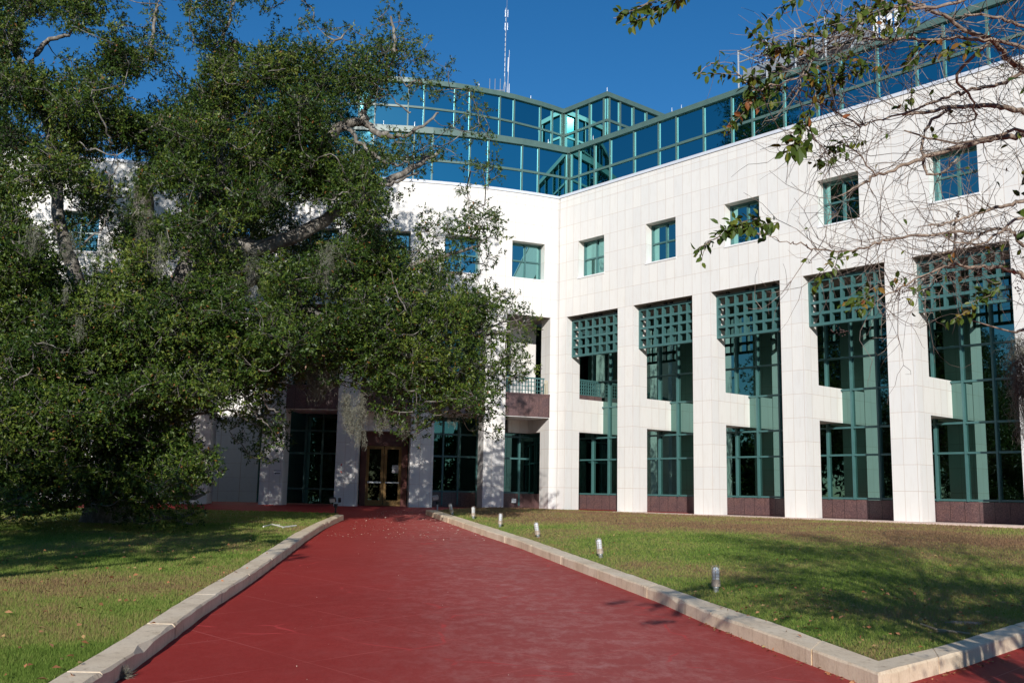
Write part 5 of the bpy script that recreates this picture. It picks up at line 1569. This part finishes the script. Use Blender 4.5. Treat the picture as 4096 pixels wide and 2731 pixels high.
def flood(name, lab, px, zf, heads, col='grey_metal'):
    p = hit_ground(px[0], px[1], zf)
    t_ = empty('floodlight', p); tag(t_, lab, 'floodlight', 'small garden floodlights at the end of the walk')
    mb = MB(); mb.tube([(0, 0, -0.1), (0, 0, 0.2)], 0.028, 8); t2 = mb.build('stake', 'dark_metal' if heads > 1 else 'galvanised', t_)
    mb = MB(); mb.tube([(0, 0, 0.2), (0, 0, 0.32)], [0.06, 0.07], 10); mb.build('junction_box', 'dark_metal', t_)
    for j in range(heads):
        x = -0.12 if heads > 1 and j == 0 else (0.12 if heads > 1 else -0.08)
        hb_ = bmesh.new(); bmesh.ops.create_cube(hb_, size=1.0)
        rot = Matrix.Translation((x, 0, 0.45)) @ Matrix.Rotation(0.5 if j == 0 else -1.0, 4, 'X') @ Matrix.Rotation(-0.15, 4, 'Y') @ Matrix.Diagonal((0.22 if j == 0 else 0.10, 0.10, 0.16, 1))
        bmesh.ops.bevel(hb_, geom=hb_.edges[:], offset=0.06, segments=2, affect='EDGES')
        hb_.transform(rot)
        me = bpy.data.meshes.new('lamp_head'); hb_.to_mesh(me); hb_.free(); me.materials.append(M['dark_metal' if heads > 1 else 'grey_metal'])
        h_ = bpy.data.objects.new('lamp_head', me); COL.objects.link(h_); h_.parent = t_
        if j == 0:
            mb = MB(); c = [rot @ Vector(q_) for q_ in ((-0.42, -0.53, -0.42), (0.42, -0.53, -0.42), (0.42, -0.53, 0.42), (-0.42, -0.53, 0.42))]
            mb.face([tuple(q_) for q_ in c]); mb.build('lens', 'paper', h_)
flood('floodlight', 'black twin headed floodlight on a stake at the end of the left kerb', (1342, 2052), z_lawn_left, 2)
flood('floodlight', 'small grey floodlight on a stake at the end of the right kerb', (1749, 2038), z_lawn_right, 1)

# small outlet box on the granite, sign and notices
o_ = bow(1.05, S_GL - 0.12, 0.33)
t_ = empty('outlet_box', o_); tag(t_, 'small grey outlet box on the granite base left of the corner', 'outlet box')
mb = MB(); 
hb_ = bmesh.new(); bmesh.ops.create_cube(hb_, size=1.0); bmesh.ops.bevel(hb_, geom=hb_.edges[:], offset=0.08, segments=2, affect='EDGES'); hb_.transform(Matrix.Diagonal((0.22, 0.14, 0.2, 1)))
me = bpy.data.meshes.new('cover'); hb_.to_mesh(me); hb_.free(); me.materials.append(M['galvanised']); h_ = bpy.data.objects.new('cover', me); COL.objects.link(h_); h_.parent = t_
mb = MB(); mb.tube([(-0.06, 0, -0.05), (-0.22, 0, -0.1), (-0.3, 0, -0.35)], 0.03, 8); mb.build('cable_conduit', 'dark_metal', t_)

def text(parent, s, size, loc, rot, mat, name='lettering', bold=False):
    cu = bpy.data.curves.new(name, 'FONT'); cu.body = s; cu.size = size; cu.align_x = 'CENTER'; cu.align_y = 'CENTER'
    cu.extrude = 0.0005
    if bold: cu.offset = size * 0.02
    cu.materials.append(M[mat])
    tmp = bpy.data.objects.new('text_source', cu); COL.objects.link(tmp)
    bpy.context.view_layer.update()
    me = bpy.data.meshes.new_from_object(tmp.evaluated_get(bpy.context.evaluated_depsgraph_get()))
    bpy.data.objects.remove(tmp)
    o = bpy.data.objects.new(name, me); COL.objects.link(o); o.parent = parent
    o.location = loc; o.rotation_euler = rot
    return o
def facing(fn, k, s, z):
    p0 = np.array(fn(k, s, z)); p1 = np.array(fn(k - 0.1, s, z)) if fn is bow else np.array(fn(k + 0.1, s, z))
    d = p1 - p0
    return tuple(p0), math.atan2(d[1], d[0])
def plate(parent, w, h, mat, name):
    mb = MB(); mb.face([(-w / 2, 0, -h / 2), (w / 2, 0, -h / 2), (w / 2, 0, h / 2), (-w / 2, 0, h / 2)])
    mb.face([(-w / 2, 0.004, -h / 2), (-w / 2, 0.004, h / 2), (w / 2, 0.004, h / 2), (w / 2, 0.004, -h / 2)])
    return mb.build(name, mat, parent)
p, a_ = facing(bow, 12.36, -0.012, 1.36)
t_ = empty('entrance_sign', p); t_.rotation_euler = (0, 0, a_); tag(t_, 'white notice reading ENTRANCE with a left arrow taped to a shaded pillar', 'sign')
plate(t_, 0.31, 0.225, 'paper', 'sheet')
text(t_, 'ENTRANCE', 0.058, (-0.005, -0.004, 0.067), (R(90), 0, 0), 'ink', bold=True)
mb = MB(); mb.face([(-0.06, -0.004, -0.066), (0.125, -0.004, -0.066), (0.125, -0.004, -0.03), (-0.06, -0.004, -0.03)]); mb.face([(-0.135, -0.004, -0.048), (-0.06, -0.004, -0.085), (-0.06, -0.004, -0.011)])
mb.build('arrow', 'ink', t_)
p, a_ = facing(bow, 7.30, SD - 0.006, 1.62)
t_ = empty('exit_notice', p); t_.rotation_euler = (0, 0, a_); tag(t_, 'white notice reading EXIT ONLY on the right hand door pane', 'sign')
plate(t_, 0.33, 0.33, 'paper', 'sheet')
text(t_, 'EXIT', 0.095, (-0.06, -0.004, 0.095), (R(90), 0, 0), 'ink')
text(t_, 'ONLY', 0.095, (-0.035, -0.004, -0.02), (R(90), 0, 0), 'ink')
mb = MB()
for j in range(9):
    x = -0.15 + j * 0.034; mb.face([(x, -0.004, -0.125), (x + 0.026, -0.004, -0.125), (x + 0.026, -0.004, -0.105), (x, -0.004, -0.105)])
mb.build('small_print', 'ink_red', t_)
for z, ang_, lab in ((1.72, 0.5, 'upper scrap of red tape stuck on the pillar left of the door'), (1.42, -0.6, 'lower scrap of red tape stuck on the pillar left of the door')):
    p, a_ = facing(bow, 9.66, -0.008, z)
    t_ = empty('tape_scrap', p); t_.rotation_euler = (0, 0, a_); tag(t_, lab, 'tape', 'scraps of red tape on the pillar')
    o = plate(t_, 0.05, 0.09, 'tape_red', 'strip'); o.rotation_euler = (0, ang_, 0)

# ------------------------------------------------------------------ litter, sticks and stones
def ground_z(x, y):
    if inr(x, y): return z_lawn_right(x, y)
    if inl(x, y): return z_lawn_left(x, y)
    return z_path(max(y, 4.0))
def stick(name, pts, zf, r, mat, lab, cat):
    P_ = [hit_ground(px * K, py * K, zf) for px, py in pts]
    mb = MB(); mb.tube([p + np.array([0, 0, r + 0.01 + rng.uniform(0, 0.02)]) for p in P_], r, 6)
    for p in P_[1:-1]:
        e_ = p + np.array([rng.uniform(-0.2, 0.2), rng.uniform(-0.15, 0.2), 0.03]); mb.tube([p + np.array([0, 0, r]), e_], [r * 0.7, r * 0.4], 5)
    o = mb.build(name, mat); tag(o, lab, cat); return o
stick('fallen_branch', [(2115, 1437), (2150, 1452), (2200, 1456), (2228, 1461)], z_lawn_right, 0.012, 'stick', 'tan fallen stick on the right lawn near the corner kerb', 'stick')
stick('fallen_twigs', [(605, 1212), (625, 1207), (650, 1213), (680, 1210)], z_lawn_left, 0.022, 'white_stick', 'bleached broken twigs lying on the left lawn beside the kerb', 'twigs')
p = hit_ground(2140 * K, 1435 * K + 70, z_lawn_right)
hb_ = bmesh.new(); bmesh.ops.create_icosphere(hb_, subdivisions=3, radius=1.0)
for v in hb_.verts: v.co *= 1 + 0.12 * math.sin(v.co.x * 5 + v.co.y * 3) * math.cos(v.co.z * 4 + v.co.x * 2)
hb_.transform(Matrix.Diagonal((0.24, 0.10, 0.028, 1)))
me = bpy.data.meshes.new('flat_stone'); hb_.to_mesh(me); hb_.free(); me.materials.append(M['stone'])
o = bpy.data.objects.new('flat_stone', me); COL.objects.link(o); p = hit_ground(3850, 2492, z_lawn_right); o.location = p; tag(o, 'flat dark mottled stone sunk in the right lawn near the kerb corner', 'stone')
p = hit_ground(492, 2712, zwalk)
an = [np.array(p) + np.array([0, 0, 0.10])]
k = 420
b0 = np.array(p) + np.array([0, 0, 0.02]) + rng.normal(0, 0.02, (k, 3))
dv = unit(rng.normal(size=(k, 3)) + np.array([0, 0, 0.55])); Lm = rng.uniform(0.05, 0.13, k)
q_ = leaves_quads(b0, dv, rng.normal(size=(k, 3)), Lm, np.full(k, 0.004), 0.03)
o = np_mesh('moss_tuft', q_, 4, rng.uniform(0.3, 1, k), 'moss'); tag(o, 'grey green tuft of ball moss against the foot of the left kerb', 'moss tuft')

def scatter_leaves(name, n, region, mat, smin, smax, zadd, lab=None):
    b_ = []
    while len(b_) < n:
        x, y = region()
        if x is None: continue
        b_.append((x, y, ground_z(x, y) + zadd))
    b_ = np.array(b_)
    d = unit(rng.normal(size=(n, 3)) * np.array([1, 1, 0.25])); nr = unit(rng.normal(size=(n, 3)) * 0.35 + np.array([0, 0, 1.0]))
    L = rng.uniform(smin, smax, n)
    o = np_mesh(name, leaves_quads(b_, d, nr, L, L * 0.6, 0.15), 4, rng.random(n), mat); o['kind'] = 'stuff'
    return o
def reg_l():
    x, y = rng.uniform(-9, -3.7), rng.uniform(8, 24)
    return (x, y) if inl(x, y) else (None, None)
def reg_r():
    x, y = rng.uniform(0, 9), rng.uniform(10.5, 26)
    if rng.random() < 0.6: x, y = rng.uniform(2.5, 8), rng.uniform(10.6, 16)
    return (x, y) if inr(x, y) else (None, None)
def reg_p():
    x, y = rng.uniform(-5, -0.5), rng.uniform(26, 40)
    if inl(x, y) or inr(x, y): return (None, None)
    return (x, y)
def reg_k():
    y = rng.uniform(9.9, 14); x = np.interp(y, [p[1] for p in KR_IN], [p[0] for p in KR_IN]) - abs(rng.normal(0, 0.05)) - 0.02
    if rng.random() < 0.5:
        x = rng.uniform(3.7, 7.5); y = 9.75 + (x - 3.53) * 0.93 - abs(rng.normal(0, 0.05)) - 0.06
    return (x, y)
scatter_leaves('fallen_leaves', 330, reg_l, 'fallen_leaf', 0.05, 0.10, 0.062)
scatter_leaves('fallen_leaves', 420, reg_r, 'fallen_leaf', 0.04, 0.08, 0.060)
scatter_leaves('leaf_litter', 420, reg_p, 'litter', 0.02, 0.06, 0.012)
def reg_w():
    x, y = rng.uniform(-5, 3), rng.uniform(8.5, 30)
    return (None, None) if inl(x, y) or inr(x, y) else (x, y)
scatter_leaves('leaf_litter', 60, reg_w, 'litter', 0.010, 0.028, 0.010)
scatter_leaves('leaf_litter', 160, reg_k, 'fallen_leaf', 0.02, 0.06, 0.012)

# ------------------------------------------------------------------ grass blades
def grass(n, inside, zf, xr, yr, hh, ww, name):
    ys = yr[0] * (yr[1] / yr[0]) ** rng.random(n)            # denser near the camera
    half = 0.56 * ys
    xs = rng.uniform(np.maximum(xr[0], -half), np.minimum(xr[1], half))
    keep = np.array([inside(x, y) for x, y in zip(xs, ys)])
    xs, ys = xs[keep], ys[keep]
    zs = np.array([zf(x, y) for x, y in zip(xs, ys)])
    m_ = len(xs)
    sc_ = np.clip(ys / 13.0, 0.9, 2.4)
    base_ = np.stack([xs, ys, zs - 0.005], 1)
    d = unit(np.stack([rng.normal(0, 0.45, m_), rng.normal(0, 0.45, m_), np.ones(m_)], 1))
    H = hh * rng.uniform(0.5, 1.2, m_) ; Wd = ww * sc_ * rng.uniform(0.7, 1.2, m_)
    th = rng.uniform(0, math.pi, m_)
    sd = np.stack([np.cos(th), np.sin(th), np.zeros(m_)], 1) * Wd[:, None] * 0.5
    tri = np.stack([base_ - sd, base_ + sd, base_ + d * H[:, None]], 1).reshape(-1, 3)
    o = np_mesh(name, tri, 3, rng.random(m_), 'grass_blade'); o['kind'] = 'stuff'
    return o
grass(260000, bll, z_lawn_left, (-20, -3), (8.2, 35), 0.060, 0.009, 'grass')
grass(340000, blr, z_lawn_right, (-3, 22), (10.2, 43), 0.055, 0.009, 'grass')
